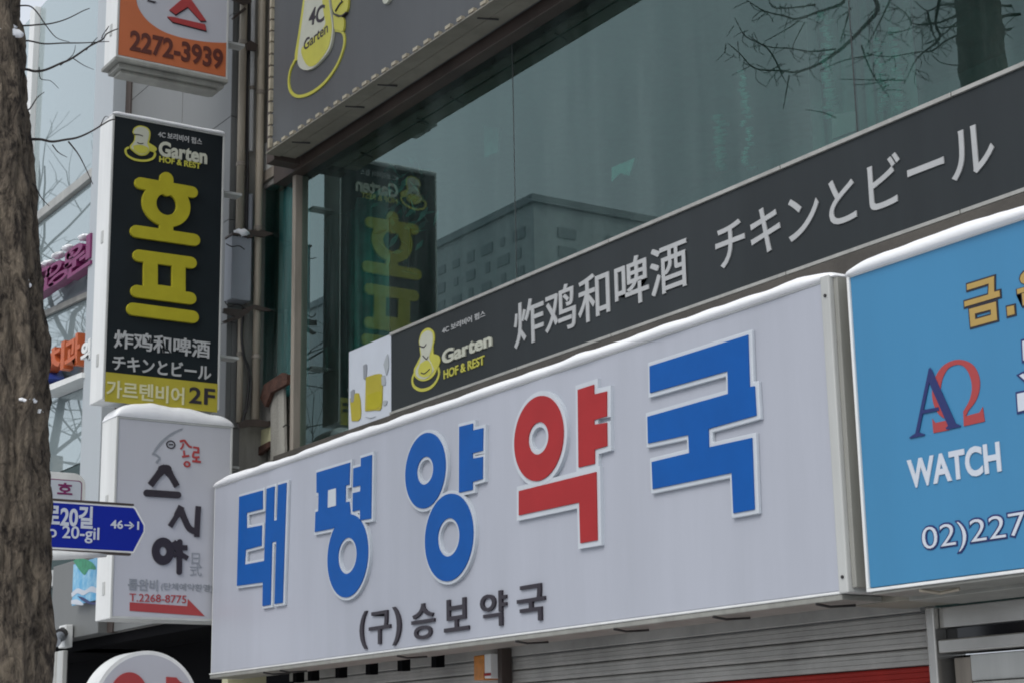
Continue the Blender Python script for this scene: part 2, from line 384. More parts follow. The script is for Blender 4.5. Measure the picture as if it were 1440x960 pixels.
# ------------------------------------------------------------------ the building with the beer hall window
bld = thing('shop_building', 'dark two storey shop building with a long teal window above the pharmacy sign', 'building', (-8, 6, 0))
ZW0, ZW1 = 3.3, G.at(425, 240).z           # window bottom (hidden), window top
XM = G.at(425, 240).x                      # mullion right edge
XR = -2.2                                  # end of what is built
XL = -11.87                                 # side face of the neighbour's pier
box('upper_wall', 'concrete', bld, XL, XR, 5.62, 5.9, ZW1+.10, 9.5)
hd = box('window_head', 'brown_metal', bld, XL+.35, XR, 5.45, 5.618, ZW1-.042, ZW1+.40)
box('window_frame', 'alu', bld, XM-.02, XR, 5.50, 5.538, ZW1-.034, ZW1-.004, .002)
box('spandrel', 'spandrel', bld, XL+.37, XR, 5.47, 5.8, 2.52, 3.865)
# panes with their gaskets
joints = [XM+.004, G.at(723.5, 240).x, G.at(1204, 160).x, XR]
for i in range(3):
    pane('window_glass', bld, joints[i]+.004, joints[i+1]-.004, GY, GY+.008, 3.8, ZW1-.004)
    if i < 2: box('gasket', 'gasket', bld, joints[i+1]-.0035, joints[i+1]+.0035, GY-.001, GY+.012, 3.85, ZW1-.008, 0)
mu = MB().box(XM-.052, XM, 5.49, 5.60, 2.6, ZW1+.02).box(XM-.095, XM-.053, 5.515, 5.60, 2.6, ZW1+.015)
mu.build('mullion', 'bronze', bld, .006)
# narrow side window left of the mullion
zt = G.at(376, 262).z-.02; zb = G.at(400, 548).z
pane('side_glass', bld, XL+.02, XM-.10, GY, GY+.008, zb, zt)
box('window_head', 'concrete', bld, XL+.01, XM-.10, 5.53, 5.62, zt, zt+.045)
box('window_head', 'bronze', bld, XL+.01, XM-.10, 5.51, 5.62, zt+.047, zt+.13)
box('pelmet', 'grey_paint', bld, XL+.03, XM-.01, 5.515, 5.62, zt+.135, zt+.36)
box('wall_below_window', 'stain', bld, XL+.005, XM-.10, 5.60, 5.75, 2.6, zb-.03)
# rusty iron and torn sheet under the side window
MB().prism(poly(PY(5.52), [(371, 560), (376, 541), (402, 524), (409, 527), (408, 540), (386, 552), (378, 572)]), PY(5.52), 0, .03).build('rusty_flashing', 'rust', bld)
MB().prism(poly(PY(5.55), [(384, 548), (402, 538), (403, 590), (404, 640), (384, 648)]), PY(5.55), 0, .02).build('torn_sheet', 'stain', bld)
MB().prism(poly(PY(5.57), [(364, 606), (385, 600), (385, 628), (362, 640)]), PY(5.57), 0, .02).build('patch_panel', 'pale_print', bld)
MB().prism(poly(PY(5.56), [(360, 633), (384, 620), (386, 626), (362, 645)]), PY(5.56), 0, .03).build('rusty_flashing', 'rust', bld)
MB().prism(poly(PY(5.57), [(369, 555), (384, 548), (384, 590), (369, 596)]), PY(5.57), 0, .015).build('patch_panel', 'concrete', bld)
MB().box(XL+.02, XM-.10, 5.66, 5.67, zb, zt).build('fill_panel', 'fill_panel', bld)  # teal panel added behind the side pane to lift its dark tone
# room behind the glass
rm = MB()
rm.box(XL+.1, XR, 9.0, 9.1, 2.6, 6.6).box(XL, XL+.09, 5.9, 9.1, 2.6, 6.6).box(XL, XR, 5.83, 9.1, 6.3, 6.4).box(XL, XR, 5.83, 9.1, 3.2, 3.3)
rm.box(XR, XR+.1, 5.6, 9.1, 2.6, 6.6)
rm.build('room_interior', 'room', bld)
# banner strip fixed over the lower window
BN = PY(5.49)
bt, bb = BN.at(1020, 269.5).z, BN.at(1020, 417).z
ban = thing('banner_sign', 'long dark grey banner board with Chinese and Japanese lettering under the big window', 'sign', (-8, 5.5, 3.9))
xb = [BN.at(550, 540).x, BN.at(727, 395).x, BN.at(858, 339).x, BN.at(1100, 236).x, BN.at(1340, 130).x, XR]
for i in range(5):
    if i == 0: MB().box(xb[0], XR, 5.49, 5.53, bb+.012, bt-.012).build('board', 'banner', ban, .002)
    MB().box(xb[i], xb[i+1]-.006, 5.478, 5.535, bt-.012, bt+.008).build('trim', 'alu', ban, .002)
    MB().box(xb[i], xb[i+1]-.006, 5.476, 5.535, bb-.006, bb+.012).build('trim', 'alu', ban, .002)
text(ban, BN, '炸鸡和啤酒', BN.to2(724.5, 492), BN.to2(966, 330.5), 'silver_print', .001, .006, .010, 'letter', True, metric=True)
text(ban, BN, 'チキンとビール', BN.to2(1009, 382), BN.to2(1395, 160), 'silver_print', .001, .006, .010, 'letter', True, metric=True)
text(ban, BN, '4C 보리비어 펍스', BN.to2(622.5, 470), BN.to2(683, 436), 'silver_print', .001, .004, .01, 'lettering', metric=True)
text(ban, BN, 'Garten', BN.to2(623.5, 513), BN.to2(693, 466), 'logo_pale', .001, .01, .035, 'lettering', metric=True)
text(ban, BN, 'HOF & REST', BN.to2(625, 533), BN.to2(682, 499), 'logo_yellow', .001, .006, .02, 'lettering', metric=True)
def mug(parent, plane, o, s, P, hh=.006):
    """beer mug emblem inside a ring"""
    q = lambda pts: poly(plane, pts, o, s)
    shapes(parent, plane, [band(smoothpath(q(P['ring'])), P['rw'])], 'logo_yellow', 0, hh*.7, 'emblem_ring')
    shapes(parent, plane, [smoothpath(q(P['halo']))], 'logo_yellow', .0005, hh, 'emblem_border')
    shapes(parent, plane, [smoothpath(q(P['foam']))], 'logo_pale', .001, hh*1.3, 'emblem_foam')
    shapes(parent, plane, [smoothpath(q(P['beer']))], 'logo_yellow', .001, hh*1.5, 'emblem_beer')
    if 'handle' in P: shapes(parent, plane, [smoothpath(q(x)) for x in P['handle']], 'logo_yellow', .001, hh*1.1, 'emblem_handle')
    if 'line' in P: shapes(parent, plane, [band(smoothpath(q(x)), P['lw']) for x in P['line']], 'ink', .001, hh*1.7, 'emblem_line')
mug(ban, BN, (480, 380), .25, dict(
    ring=[(420, 565), (402, 610), (410, 650), (450, 672), (500, 660), (535, 625), (552, 580), (545, 540)], rw=.020,
    halo=[(440, 400), (455, 350), (490, 325), (522, 345), (528, 390), (520, 440), (530, 520), (540, 560), (510, 605), (460, 622), (420, 600), (412, 560), (430, 520), (450, 480)],
    foam=[(445, 400), (460, 360), (490, 340), (515, 352), (520, 390), (512, 440), (500, 490), (515, 530), (525, 560), (500, 595), (465, 612), (430, 595), (424, 560), (445, 520), (455, 470)],
    beer=[(450, 525), (490, 505), (515, 540), (512, 580), (480, 600), (445, 590), (438, 560)],
    handle=[[(520, 470), (550, 480), (560, 510), (545, 550), (530, 560), (525, 520)]],
    line=[[(445, 425), (470, 432), (485, 415)], [(465, 480), (485, 500), (495, 485)], [(455, 575), (475, 580), (505, 555)]], lw=.007))
# drinks poster at the left end of the banner
pst = thing('drinks_poster', 'pale poster with yellow drinks at the left end of the dark banner', 'poster', (-10.2, 5.5, 3.9))
xp = BN.at(490, 540).x
MB().box(xp, xb[0]-.004, 5.492, 5.53, bb-.01, bt+.004).build('sheet', 'off_white', pst, .002)
pf = lambda L, mt, nm, h: shapes(pst, BN, [smoothpath(poly(BN, p, (480, 380), .25), 3) for p in L], mt, 0, h, nm)
pf([[(140, 600), (215, 580), (232, 610), (228, 770), (190, 785), (135, 790)], [(50, 720), (100, 690), (110, 830), (60, 845)]], 'yellow_face', 'drink', .0035)
pf([[(150, 700), (225, 680), (220, 765), (150, 780)]], 'yellow', 'drink', .005)
pf([[(125, 535), (145, 530), (140, 605), (127, 610)], [(55, 680), (75, 670), (72, 735), (55, 740)]], 'box_grey', 'bottle', .004)
pf([[(228, 600), (245, 590), (250, 640), (230, 645)], [(240, 530), (262, 470), (268, 540), (255, 590)], [(235, 735), (258, 730), (255, 755), (238, 757)], [(135, 820), (165, 828), (195, 820), (165, 832)]], 'tower_dark', 'leaf', .0045)

# ------------------------------------------------------------------ grey fascia sign above the window
GS = PY(5.2)
gz = GS.at(500, 134).z; gx = GS.at(381, 212).x
gs = thing('fascia_sign', 'big grey fascia sign with a yellow beer mug emblem above the window', 'sign', (-8, 5.3, 6))
MB().box(gx, XR, 5.2, 5.43, gz, 9.0).build('panel', 'grey_panel', gs, .004)
MB().box(gx-.03, XR, 5.17, 5.285, gz-.012, gz-.002).box(gx-.02, XR, 5.292, 5.405, gz-.009, gz-.002).build('bottom_ledge', 'ledge', gs, .002)
MB().box(gx-.16, gx-.032, 5.24, 5.6, gz-.04, 9.0).build('shade_strip', 'brown_metal', gs, .004)  # dark brown strip stands in for the shadow gap beside the sign
cm = None
def clip(x, z, wx, wz):
    global cm
    if cm is None:
        cm = MB().box(-.5, .5, -.5, .5, -.5, .5).build('edge_clip', 'clip', gs); o = cm
        for v_ in cm.data.vertices: v_.co += ORG[gs.name]
    else: o = cm.copy(); C.objects.link(o)
    o.location = Vector((x, 5.19, z))-ORG[gs.name]; o.scale = (wx, .03, wz); o.parent = gs
x = gx+.12
while x < -5.5: clip(x, gz+.022, .052+.010*random.random(), .022); x += .128+.014*random.random()
z = gz+.06
while z < gz+1.35: clip(gx+.012, z, .028, .072+.01*random.random()); z += .088+.006*random.random()
for px in (408, 482, 527, 668, 760): MB().tube([GS.at(px, 0)*0+Vector((GS.at(px, 100).x, 5.22, gz-.014)), Vector((GS.at(px, 100).x+.05, 5.34, gz-.016))], .006).build('bracket', 'cable', gs)
mug(gs, GS, (390, 0), .15625, dict(
    ring=[(185, 515), (130, 620), (110, 720), (120, 810), (160, 860), (230, 870), (330, 830), (440, 740), (540, 600), (600, 450), (612, 350), (590, 290), (530, 275)], rw=.022,
    halo=[(255, -60), (240, 60), (205, 300), (172, 510), (195, 545), (260, 440), (330, 200), (400, -60)],
    foam=[(270, -60), (262, 60), (225, 330), (203, 520), (208, 590), (245, 630), (300, 636), (365, 600), (450, 510), (500, 420), (522, 260), (500, 110), (480, -60)],
    beer=[(420, -60), (440, 120), (455, 220), (400, 300), (250, 430), (250, 520), (300, 600), (365, 590), (440, 505), (490, 410), (512, 260), (495, 110), (475, -60)],
    handle=[[(495, -60), (640, -60), (655, 40), (640, 110), (600, 148), (540, 135), (515, 90)], [(520, 140), (560, 160), (612, 170), (610, 280), (570, 278), (530, 268)]],
    line=[[(540, 135), (600, 150), (640, 120)], [(545, 110), (580, 50), (610, 20)]], lw=.009), .014)
def slanted(parent, plane, body, pa, pb, height, mt, h0, t, off, nm):
    vs, fs = glyphs(body, off); a, b = plane.to2(*pa), plane.to2(*pb); L = math.hypot(b[0]-a[0], b[1]-a[1]); e = ((b[0]-a[0])/L, (b[1]-a[1])/L)
    xs = [v[0] for v in vs]; ys = [v[1] for v in vs]; x0, x1, y0, y1 = min(xs), max(xs), min(ys), max(ys); P = []
    for x, y, z in vs:
        p, q = (x-x0)/(x1-x0)*L, (y-y0)/(y1-y0)*height; P.append(plane.to3(a[0]+e[0]*p-e[1]*q, a[1]+e[1]*p+e[0]*q, h0+(z+.5)*t))
    MB().add(P, fs).build(nm, mt, parent)
w_ = lambda x, y: (390+x*.15625, y*.15625)
slanted(gs, GS, '4C', w_(300, 245), w_(440, 200), .125, 'ink', .0165, .005, .02, 'emblem_lettering')
slanted(gs, GS, 'Garten', w_(262, 470), w_(480, 300), .085, 'ink', .0165, .005, .02, 'emblem_lettering')
shapes(gs, GS, [ellipse(*GS.to2(547, -6), .055, .06, 20)], 'logo_pale', 0, .02, 'letter_foot')

# ------------------------------------------------------------------ pharmacy sign
PH = PY(5.0)
z0, z1 = 1.65+.1305*5, 1.65+.3893*5
x0, x1 = -11.46, PH.at(1157, 395).x
ph = thing('pharmacy_sign', 'long white pharmacy sign with big blue and red Korean letters', 'sign', (-8.3, 5.1, 2.3))
MB().box(x0+.01, x1+.004, 5.0, 5.2, z0+.008, z1-.008).build('face', 'acrylic', ph, .006)
MB().box(x0, x1, 4.99, 5.02, z0-.004, z0+.007).box(x0, x1, 5.006, 5.25, z1-.007, z1+.004).build('frame', 'white_paint', ph, .004)
MB().box(x0-.004, x0+.008, 5.004, 5.25, z0-.03, z1).build('end_plate', 'white_paint', ph, .003)
MB().box(x0, x1+.004, 4.996, 5.25, z0-.028, z0-.0045).build('bottom_rail', 'trim', ph, .004)
ec = MB().box(x1+.005, x1+.058, 4.978, 5.2, z0-.004, z1+.012).build('end_cap', 'grey_paint', ph, .006)
box('end_cap_back', 'trim', ph, x1+.060, x1+.085, 5.0, 5.2, z0+.015, z1)
for zz in (z1-.075, z0+.06): MB().tube([(x1+.034, 4.980, zz), (x1+.034, 4.972, zz)], .007, n=10).build('screw', 'cable', ph)
MB().box(x0+.02, x1+.06, 5.255, 5.56, z0+.01, z0+.05).build('back_frame', 'trim', ph, .004)
MB().box(x0+.02, x1+.06, 5.255, 5.5, z1-.12, z1-.07).build('back_frame', 'brown_metal', ph, .004)
for px, py in ((372, 938), (395, 946), (560, 915), (727, 905), (865, 878), (1005, 872), (1150, 852)):
    p = PH.at(px, py); MB().tube([(p.x, 4.99, z0-.032), (p.x+.02, 5.05, z0-.043), (p.x+.05, 5.16, z0-.036)], .006, n=6).build('wire_hook', 'cable', ph)
for px in (420, 441, 480, 523, 568, 616):
    p = PY(5.42).at(px, 940); MB().box(p.x-.03, p.x+.03, 5.39, 5.45, z0-.075, z0+.008).build('downlight', 'dark', ph, .003)
def big_letter(fills, colour, ellipses=(), lw=.0195):
    """letter plate: a white backing plate with a coloured face on it"""
    b = MB(); c = MB()
    for i, lp in enumerate(fills):
        b.prism(inflate(lp, lw), PH, 0, .020+i*.0004); c.prism(lp, PH, .0205, .026+i*.0004)
    k = len(fills)
    for cx, cz, rx, rz, hx, hz in ellipses:
        k += 1
        b.prism([ellipse(cx, cz, rx+lw, rz+lw, 48), ellipse(cx, cz, hx-lw, hz-lw, 32)[::-1]], PH, 0, .020+k*.0004)
        c.prism([ellipse(cx, cz, rx, rz, 48), ellipse(cx, cz, hx, hz, 32)[::-1]], PH, .0205, .026+k*.0004)
    bk = b.build('letter', 'letter_white', ph, .004); c.build('letter_face', colour, bk)
def ell(o, s, cx, cy, L, R, T, B, hL, hR, hT, hB):
    q = lambda x, y: PH.to2(o[0]+x*s, o[1]+y*s); c = q(cx, cy)
    return (c[0], (q(cx, T)[1]+q(cx, B)[1])/2, (q(R, cy)[0]-q(L, cy)[0])/2, (q(cx, T)[1]-q(cx, B)[1])/2, (q(hR, cy)[0]-q(hL, cy)[0])/2, (q(cx, hT)[1]-q(cx, hB)[1])/2)
o, s = (310, 610), .2709
P = lambda pts: poly(PH, pts, o, s)
big_letter([P([(115, 325), (236, 292), (236, 388), (153, 408), (153, 488), (232, 473), (230, 578), (148, 600), (143, 677), (245, 658), (258, 283), (298, 271), (293, 450), (311, 446), (317, 264), (360, 252), (340, 874), (299, 881), (308, 556), (285, 561), (277, 885), (236, 892), (238, 768), (103, 787)])], 'letter_blue', lw=.018)
big_letter([P([(517, 200), (690, 148), (687, 262), (668, 266), (667, 354), (687, 350), (694, 420), (600, 490), (508, 508), (512, 404), (526, 400), (528, 302), (517, 305)]) ,
            P([(748, 125), (804, 108), (800, 438), (744, 447), (744, 392), (705, 402), (706, 306), (745, 297), (746, 266), (707, 276), (709, 178), (748, 167)])], 'letter_blue',
           [ell(o, s, 678, 632, 574, 784, 418, 846, 625, 722, 540, 727)], lw=.018)
hl = P([(580, 292), (620, 281), (620, 371), (578, 382)])
shapes(ph, PH, [hl], 'letter_white', .026, .0285, 'letter_counter')
o, s = (550, 560), .29155
big_letter([P([(347, 137), (412, 121), (411, 155), (462, 143), (460, 252), (411, 264), (411, 290), (460, 281), (459, 388), (411, 402), (411, 440), (346, 454)])], 'letter_blue',
           [ell(o, s, 182, 350, 86, 280, 168, 529, 142, 222, 284, 418), ell(o, s, 296, 668, 180, 413, 460, 880, 242, 348, 577, 762)], lw=.018)
o, s = (710, 530), .2604
big_letter([P([(415, 70), (502, 42), (503, 95), (572, 78), (572, 212), (504, 232), (504, 258), (572, 246), (574, 372), (507, 392), (507, 468), (420, 488)]),
            P([(97, 615), (515, 512), (522, 880), (430, 896), (424, 676), (97, 746)])], 'letter_red',
           [ell(o, s, 203, 330, 68, 335, 104, 560, 145, 255, 246, 420)], lw=.026)
o, s = (890, 450), .30216
big_letter([P([(97, 216), (555, 72), (563, 312), (586, 308), (594, 444), (371, 506), (373, 592), (574, 548), (586, 880), (488, 898), (480, 710), (112, 786), (107, 660), (282, 618), (278, 534), (90, 574), (87, 450), (463, 344), (461, 238), (99, 340)])], 'letter_blue', lw=.0205)
for ch, bl_, tr_ in (('(', (508, 913), (518, 858)), ('구', (521, 907), (551, 856)), (')', (554, 907), (566, 851)), ('승', (581, 900), (613, 845)), ('보', (627, 889), (661, 838)), ('약', (678, 883), (714, 828)), ('국', (730, 876), (768, 818))):
    text(ph, PH, ch, bl_, tr_, 'ink', .001, .012, .012, 'small_letter')
snow('long even strip of snow along the top of the white pharmacy sign', (x0-.01, 4.99, z1+.004), (x1+.085, 4.99, z1+.004), (0, .25, 0), .044, 1.0, taper=.25, n=160)

# ------------------------------------------------------------------ blue watch shop sign
BL = PY(4.99)
bx0, bx1 = BL.at(1189, 391).x+.012, -3.0
bz0, bz1 = 1.65+.1288*4.99, 1.65+.3855*4.99
bs = thing('watch_shop_sign', 'sky blue watch shop sign with gold and white lettering beside the pharmacy sign', 'sign', (-4, 5.1, 2.3))
MB().box(bx0+.014, bx1, 4.99, 5.19, bz0+.014, bz1-.006).build('face', 'blue_face', bs, .003)
MB().box(bx0, bx1, 4.982, 5.2, bz0-.002, bz0+.010).box(bx0, bx0+.013, 4.982, 5.2, bz0+.0101, bz1).box(bx0+.0131, bx1, 4.992, 5.2, bz1-.0055, bz1+.003).build('frame', 'white_paint', bs, .002)
MB().box(bx0+.01, bx1, 4.995, 5.2, bz0-.014, bz0-.0025).box(bx0+.01, bx1, 5.201, 5.5, bz0-.03, bz0+.01).build('back_frame', 'trim', bs, .004)
for px in (1290,): q_ = BL.at(px, 830); MB().tube([(q_.x, 5.0, bz0-.016), (q_.x+.05, 5.06, bz0-.03), (q_.x+.12, 5.09, bz0-.02)], .008, n=6).build('wire_hook', 'pipe', bs)
o, s = (1240, 340), .14588
P = lambda pts: poly(BL, pts, o, s)
def outlined(loops, fill, edge, d, nm='letter'):
    b = MB(); c = MB()
    for i, lp in enumerate(loops):
        lps = lp if isinstance(lp[0][0], tuple) else [lp]
        b.prism([inflate(lps[0], d)]+[inflate(x, -d) for x in lps[1:]], BL, 0, .003+i*.0002); c.prism(lps, BL, .0032, .005+i*.0002)
    e = b.build(nm, edge, bs); c.build('letter_face', fill, e)
outlined([P([(828, 415), (1090, 335), (1090, 487), (1142, 474), (1146, 530), (806, 630), (804, 580), (1035, 512), (1040, 405), (830, 470)]),
          [P([(850, 652), (1108, 580), (1120, 755), (865, 825)]), P([(905, 695), (1060, 655), (1062, 708), (908, 752)])]], 'gold', 'ink', .0065)
outlined([P([(1213, 632), (1282, 616), (1288, 700), (1220, 718)])], 'gold', 'ink', .0065)
text(bs, BL, '은', (1433.5, 432), (1482, 368), 'ink', 0, .003, .045, 'letter', grow=.007); text(bs, BL, '은', (1433.5, 432), (1482, 368), 'gold', .0032, .002, .03, 'letter_face')
o, s = (1240, 480), .16667
shapes(bs, BL, [smoothpath(P(x), 4) if sm else P(x) for sm, x in (
    (1, [(690, 590), (745, 490), (765, 380), (740, 270), (690, 205), (630, 195), (565, 225), (520, 300), (500, 390), (500, 480), (530, 570), (560, 640), (520, 640), (470, 590), (435, 500), (430, 400), (460, 290), (520, 205), (610, 158), (700, 158), (780, 205), (825, 300), (828, 400), (795, 500), (730, 585)]),
    (0, [(430, 650), (455, 685), (545, 665), (560, 625), (600, 640), (570, 745), (440, 770)]), (0, [(692, 590), (735, 580), (712, 628), (830, 596), (855, 550), (872, 672), (697, 712)]))], 'crimson', 0, .003, 'emblem_omega')
shapes(bs, BL, [P(x) for x in ([(412, 216), (430, 240), (632, 690), (672, 705), (670, 718), (556, 742), (545, 728), (566, 708), (400, 330)],
    [(404, 225), (424, 262), (320, 765), (368, 778), (368, 790), (242, 816), (240, 806), (290, 772)], [(345, 578), (485, 552), (490, 580), (340, 610)])], 'navy', .0032, .005, 'emblem_alpha')
o, s = (1240, 600), .20833
text(bs, BL, 'WATCH', (1279, 687), (1406, 619.5), 'off_white', .001, .004, .03, 'lettering')
bl_, tr_ = BL.to2(1300, 782), BL.to2(1442, 718)
text(bs, BL, '02)227', bl_, tr_, 'navy', 0, .003, .03, 'lettering', grow=.007, metric=True); text(bs, BL, '02)227', bl_, tr_, 'off_white', .0034, .003, -.008, 'lettering_face', metric=True)
o, s = (1240, 480), .16667
outlined([P([(1192, 0), (1330, -35), (1338, 120), (1200, 160)]), P([(1168, 285), (1200, 268), (1300, 345), (1270, 375)]), P([(1148, 440), (1400, 385), (1405, 530), (1158, 590)])], 'off_white', 'navy', .008)
snow('lumpy strip of snow along the top of the blue watch shop sign', (bx0-.01, 4.98, bz1+.003), (bx1, 4.98, bz1+.003), (0, .21, 0), .050, 4.4, taper=.16, n=110)

# ------------------------------------------------------------------ ground floor: shutter, steel doorway
SH = PY(5.60)
sx1 = SH.at(1302, 900).x
sh = thing('roller_shutter', 'closed grey metal roller shutter with a red band under the pharmacy sign', 'shutter', (-8.5, 5.6, 0))
zr = SH.at(1020, 957).z; pitch = .0745; zz = zr+3*pitch; cms = {}
prof = [(-.006, 0), (.013, .003), (.018, .010), (.018, .023), (.0155, .025), (.018, .027), (.018, .047), (.0155, .049), (.018, .051), (.018, .064), (.013, .071), (-.006, .0738)]
i = 0
while zz > .02:
    red = zr-.26 < zz-.01 < zr-.005 or abs(zz-zr+pitch) < .01
    red = (zz-pitch) < zr-.02 and (zz-pitch) > zr-.40
    k_ = 'shutter_red' if red else 'shutter'
    if k_ not in cms:
        b = MB(); xs_ = [-11.35, sx1+.03]; n_ = len(prof)
        b.add([(x_, 5.6-d_, h_) for x_ in xs_ for d_, h_ in prof], [(j, n_+j, n_+j+1, j+1) for j in range(n_-1)])
        o_ = b.build('slat', k_, sh); cms[k_] = o_
    else: o_ = cms[k_].copy(); C.objects.link(o_); o_.parent = sh
    o_.location = (random.uniform(-.004, .004), random.uniform(-.002, .002), zz-pitch); zz -= pitch; i += 1
ztop = zr+3*pitch
box('shutter_box', 'shutter', sh, -11.4, sx1+.01, 5.57, 5.66, ztop+.003, 2.6)
box('backing', 'dark', sh, -11.4, sx1, 5.62, 5.64, 0, ztop)
al = thing('alarm_box', 'small orange and white alarm box fixed under the pharmacy sign', 'alarm box', (SH.at(678, 938).x, 5.5, 2.2))
AB = PY(5.45); a0, a1, a2 = AB.at(666, 940).x, AB.at(680, 940).x, AB.at(689, 940).x; az0, az1 = AB.at(678, 955).z, AB.at(678, 920).z
MB().box(a0, a1, 5.45, 5.56, az0, az1).build('lens', 'lamp_orange', al, .006); MB().box(a1+.001, a2, 5.455, 5.56, az0+.006, az1+.003).build('case', 'white_paint', al, .004)
MB().box(a1+.002, a2+.004, 5.45, 5.454, az0+.02, az0+.034).build('stripe', 'letter_red', al)
MB().box(a2+.002, a2+.045, 5.5, 5.57, az0-.4, az1+.03).build('guide_rail', 'brown_metal', al, .003)
SD = PY(5.5)
st = thing('shop_doorway', 'stainless steel shop doorway frame under the blue sign', 'doorway', (-4, 5.6, 0))
sp0, sp1 = SD.at(1303, 900).x, SD.at(1315, 900).x
MB().box(sp0, sp1, 5.5, 5.68, 0, SD.at(1312, 852).z).build('steel_post', 'steel', st, .006)
q = lambda px, py: SD.at(px, py).z
zA, zB, zC, zD, zE = q(1316, 853), q(1316, 882), q(1316, 898), q(1316, 918), q(1316, 921)
MB().box(sp1+.003, XR, 5.53, 5.68, zB, zA).build('header_panel', 'steel', st, .003)
MB().box(sp1+.003, XR, 5.57, 5.68, zC, zB-.002).build('transom_pane', 'black_glass', st)
MB().box(sp1+.003, XR, 5.51, 5.68, zD, zC-.002).build('rail', 'steel', st, .006)
MB().box(sp1+.003, XR, 5.66, 5.9, 0, zD-.004).build('dark_recess', 'dark', st)
MB().box(SD.at(1328, 940).x, SD.at(1351, 940).x, 5.56, 5.655, 0, zD-.02).build('door_jamb', 'bronze', st, .004)
dz = q(1352, 957)
MB().box(SD.at(1353, 940).x, XR, 5.55, 5.655, dz, zD-.012).build('shutter_housing', 'grey_paint', st, .006)
MB().box(SD.at(1358, 940).x, XR, 5.535, 5.655, dz-.03, dz-.004).build('housing_lip', 'alu', st, .003)
box('ceiling_panel', 'ledge', st, sp0-.12, XR, 5.215, 5.52, zA+.008, zA+.05)

# ------------------------------------------------------------------ neighbour: grey pier with pipes on its side, pale glass wall beyond
nb = thing('glass_building', 'pale glass fronted building with a grey clad pier left of the shops', 'building', (-16, 6, 0))
PYP = 5.25
ZE = PY(5.25).at(200, 880).z
pb = ZE
zc = [pb, 3.4, 4.12, 4.92, 5.72, 6.55, 7.4, 9.4]
xpl = -14.1
for i in range(len(zc)-1):
    MB().box(xpl, -12.85, PYP, PYP+.04, zc[i]+.004, zc[i+1]).build('cladding_panel', 'cladding', nb, .004)
    MB().box(-12.842, XL, PYP, PYP+.04, zc[i]+.004, zc[i+1]).build('cladding_panel', 'cladding', nb, .004)
    MB().box(XL-.04, XL, PYP+.041, 5.37, zc[i]+.004, zc[i+1]).build('cladding_panel', 'cladding', nb, .003)
MB().box(xpl, XL-.045, PYP+.042, 5.9, pb, 9.4).build('pier_core', 'concrete', nb)
MB().box(XL-.06, XL-.012, 5.375, 6.2, 2.6, 9.4).build('side_wall', 'stain', nb)
MB().box(xpl-.02, xpl+.10, PYP-.015, PYP+.04, pb, 9.4).build('corner_trim', 'brown_metal', nb, .003)
NG = PY(5.3)
# pale pilaster, then curtain wall
MB().box(-14.60, xpl-.025, 5.12, 5.6, 3.45, 9.4).build('pilaster', 'pilaster', nb, .006)
zs = NG.at(90, 287).z
xs_ = [-15.06, -16.62, -16.95, -19.2]
for i, (za, zb_, mt) in enumerate(((zs+.10, 9.4, 'pale_glass'), (4.35, zs, 'pale_glass'), (3.45, 4.34, 'teal_glass'), (ZE+.01, 3.30, 'teal_glass'))):
    for xa, xb_ in ((-16.855, -14.2), (-19.0, -17.03)):
        MB().box(xa, xb_, 5.3, 5.33, za, zb_).build('glass_pane', mt, nb)
MB().box(-17.02, -16.86, 5.24, 5.36, 2.3, 9.4).build('mullion', 'white_paint', nb, .004)
MB().box(-16.855, -14.62, 5.25, 5.36, zs+.006, zs+.095).build('transom', 'alu', nb, .004)
MB().box(-19, -15.06, 5.26, 5.36, 3.302, 3.448).build('transom', 'grey_paint', nb, .004)
MB().box(-19, -14.05, 5.36, 5.5, ZE, 9.4).build('back_wall', 'concrete', nb)
MB().box(-15.3, xpl-.03, 5.16, 5.58, ZE, 3.44).build('pilaster', 'cladding', nb, .006)
# ground floor: dark entrance and pale post
MB().box(-21, -11.4, 5.9, 6.0, 0, ZE+.2).box(-21, -14.8, 5.38, 5.9, ZE-.08, ZE-.002).box(-15.3, -11.95, 5.31, 5.9, ZE-.08, ZE-.002).build('dark_entrance', 'dark', nb)
MB().box(PY(5.15).at(80, 920).x, PY(5.15).at(88, 920).x, 5.15, 5.2, 0, ZE-.09).build('door_post', 'grey_paint', nb, .01)
MB().box(PY(5.15).at(58, 920).x, PY(5.15).at(79, 920).x, 5.15, 5.2, 0, ZE-.09).build('door_post', 'alu', nb, .01)
MB().box(-11.72, -11.62, 5.2, 5.5, 0, 2.5).build('door_post', 'pale_print', nb, .006)
MB().box(-14.28, -12.1, 5.85, 5.89, 0, 2.1).build('door', 'black_glass', nb)
# sea poster on the post
SP = PY(5.09)
p0, p1 = SP.to2(101, 851), SP.to2(140, 782)
spz = thing('sea_poster', 'light blue poster with a green plant beside the sushi sign', 'poster', (p0[0], 5.14, p0[1]))
MB().prism(rect(p0[0], p1[0]+.25, p0[1], p1[1]), SP, -.02, 0).build('sheet', 'poster_blue', spz)
shapes(spz, SP, [smoothpath(poly(SP, x, (50, 770), .1979), 4) for x in ([(270, 90), (320, 70), (400, 100), (430, 150), (380, 150), (350, 190), (310, 150)],)], 'leaf_green', .001, .003, 'plant')
for pts_, mt_ in (([(255, 320), (300, 285), (350, 300), (400, 270), (440, 290), (440, 320), (390, 310), (340, 335), (300, 320), (260, 350)], 'off_white'), ([(300, 340), (340, 350), (400, 385), (440, 380), (440, 400), (380, 395), (330, 370)], 'navy'), ([(255, 370), (300, 365), (340, 395), (330, 405), (255, 395)], 'off_white')):
    shapes(spz, SP, [smoothpath(poly(SP, pts_, (50, 770), .1979), 4)], mt_, .001, .003, 'wave')
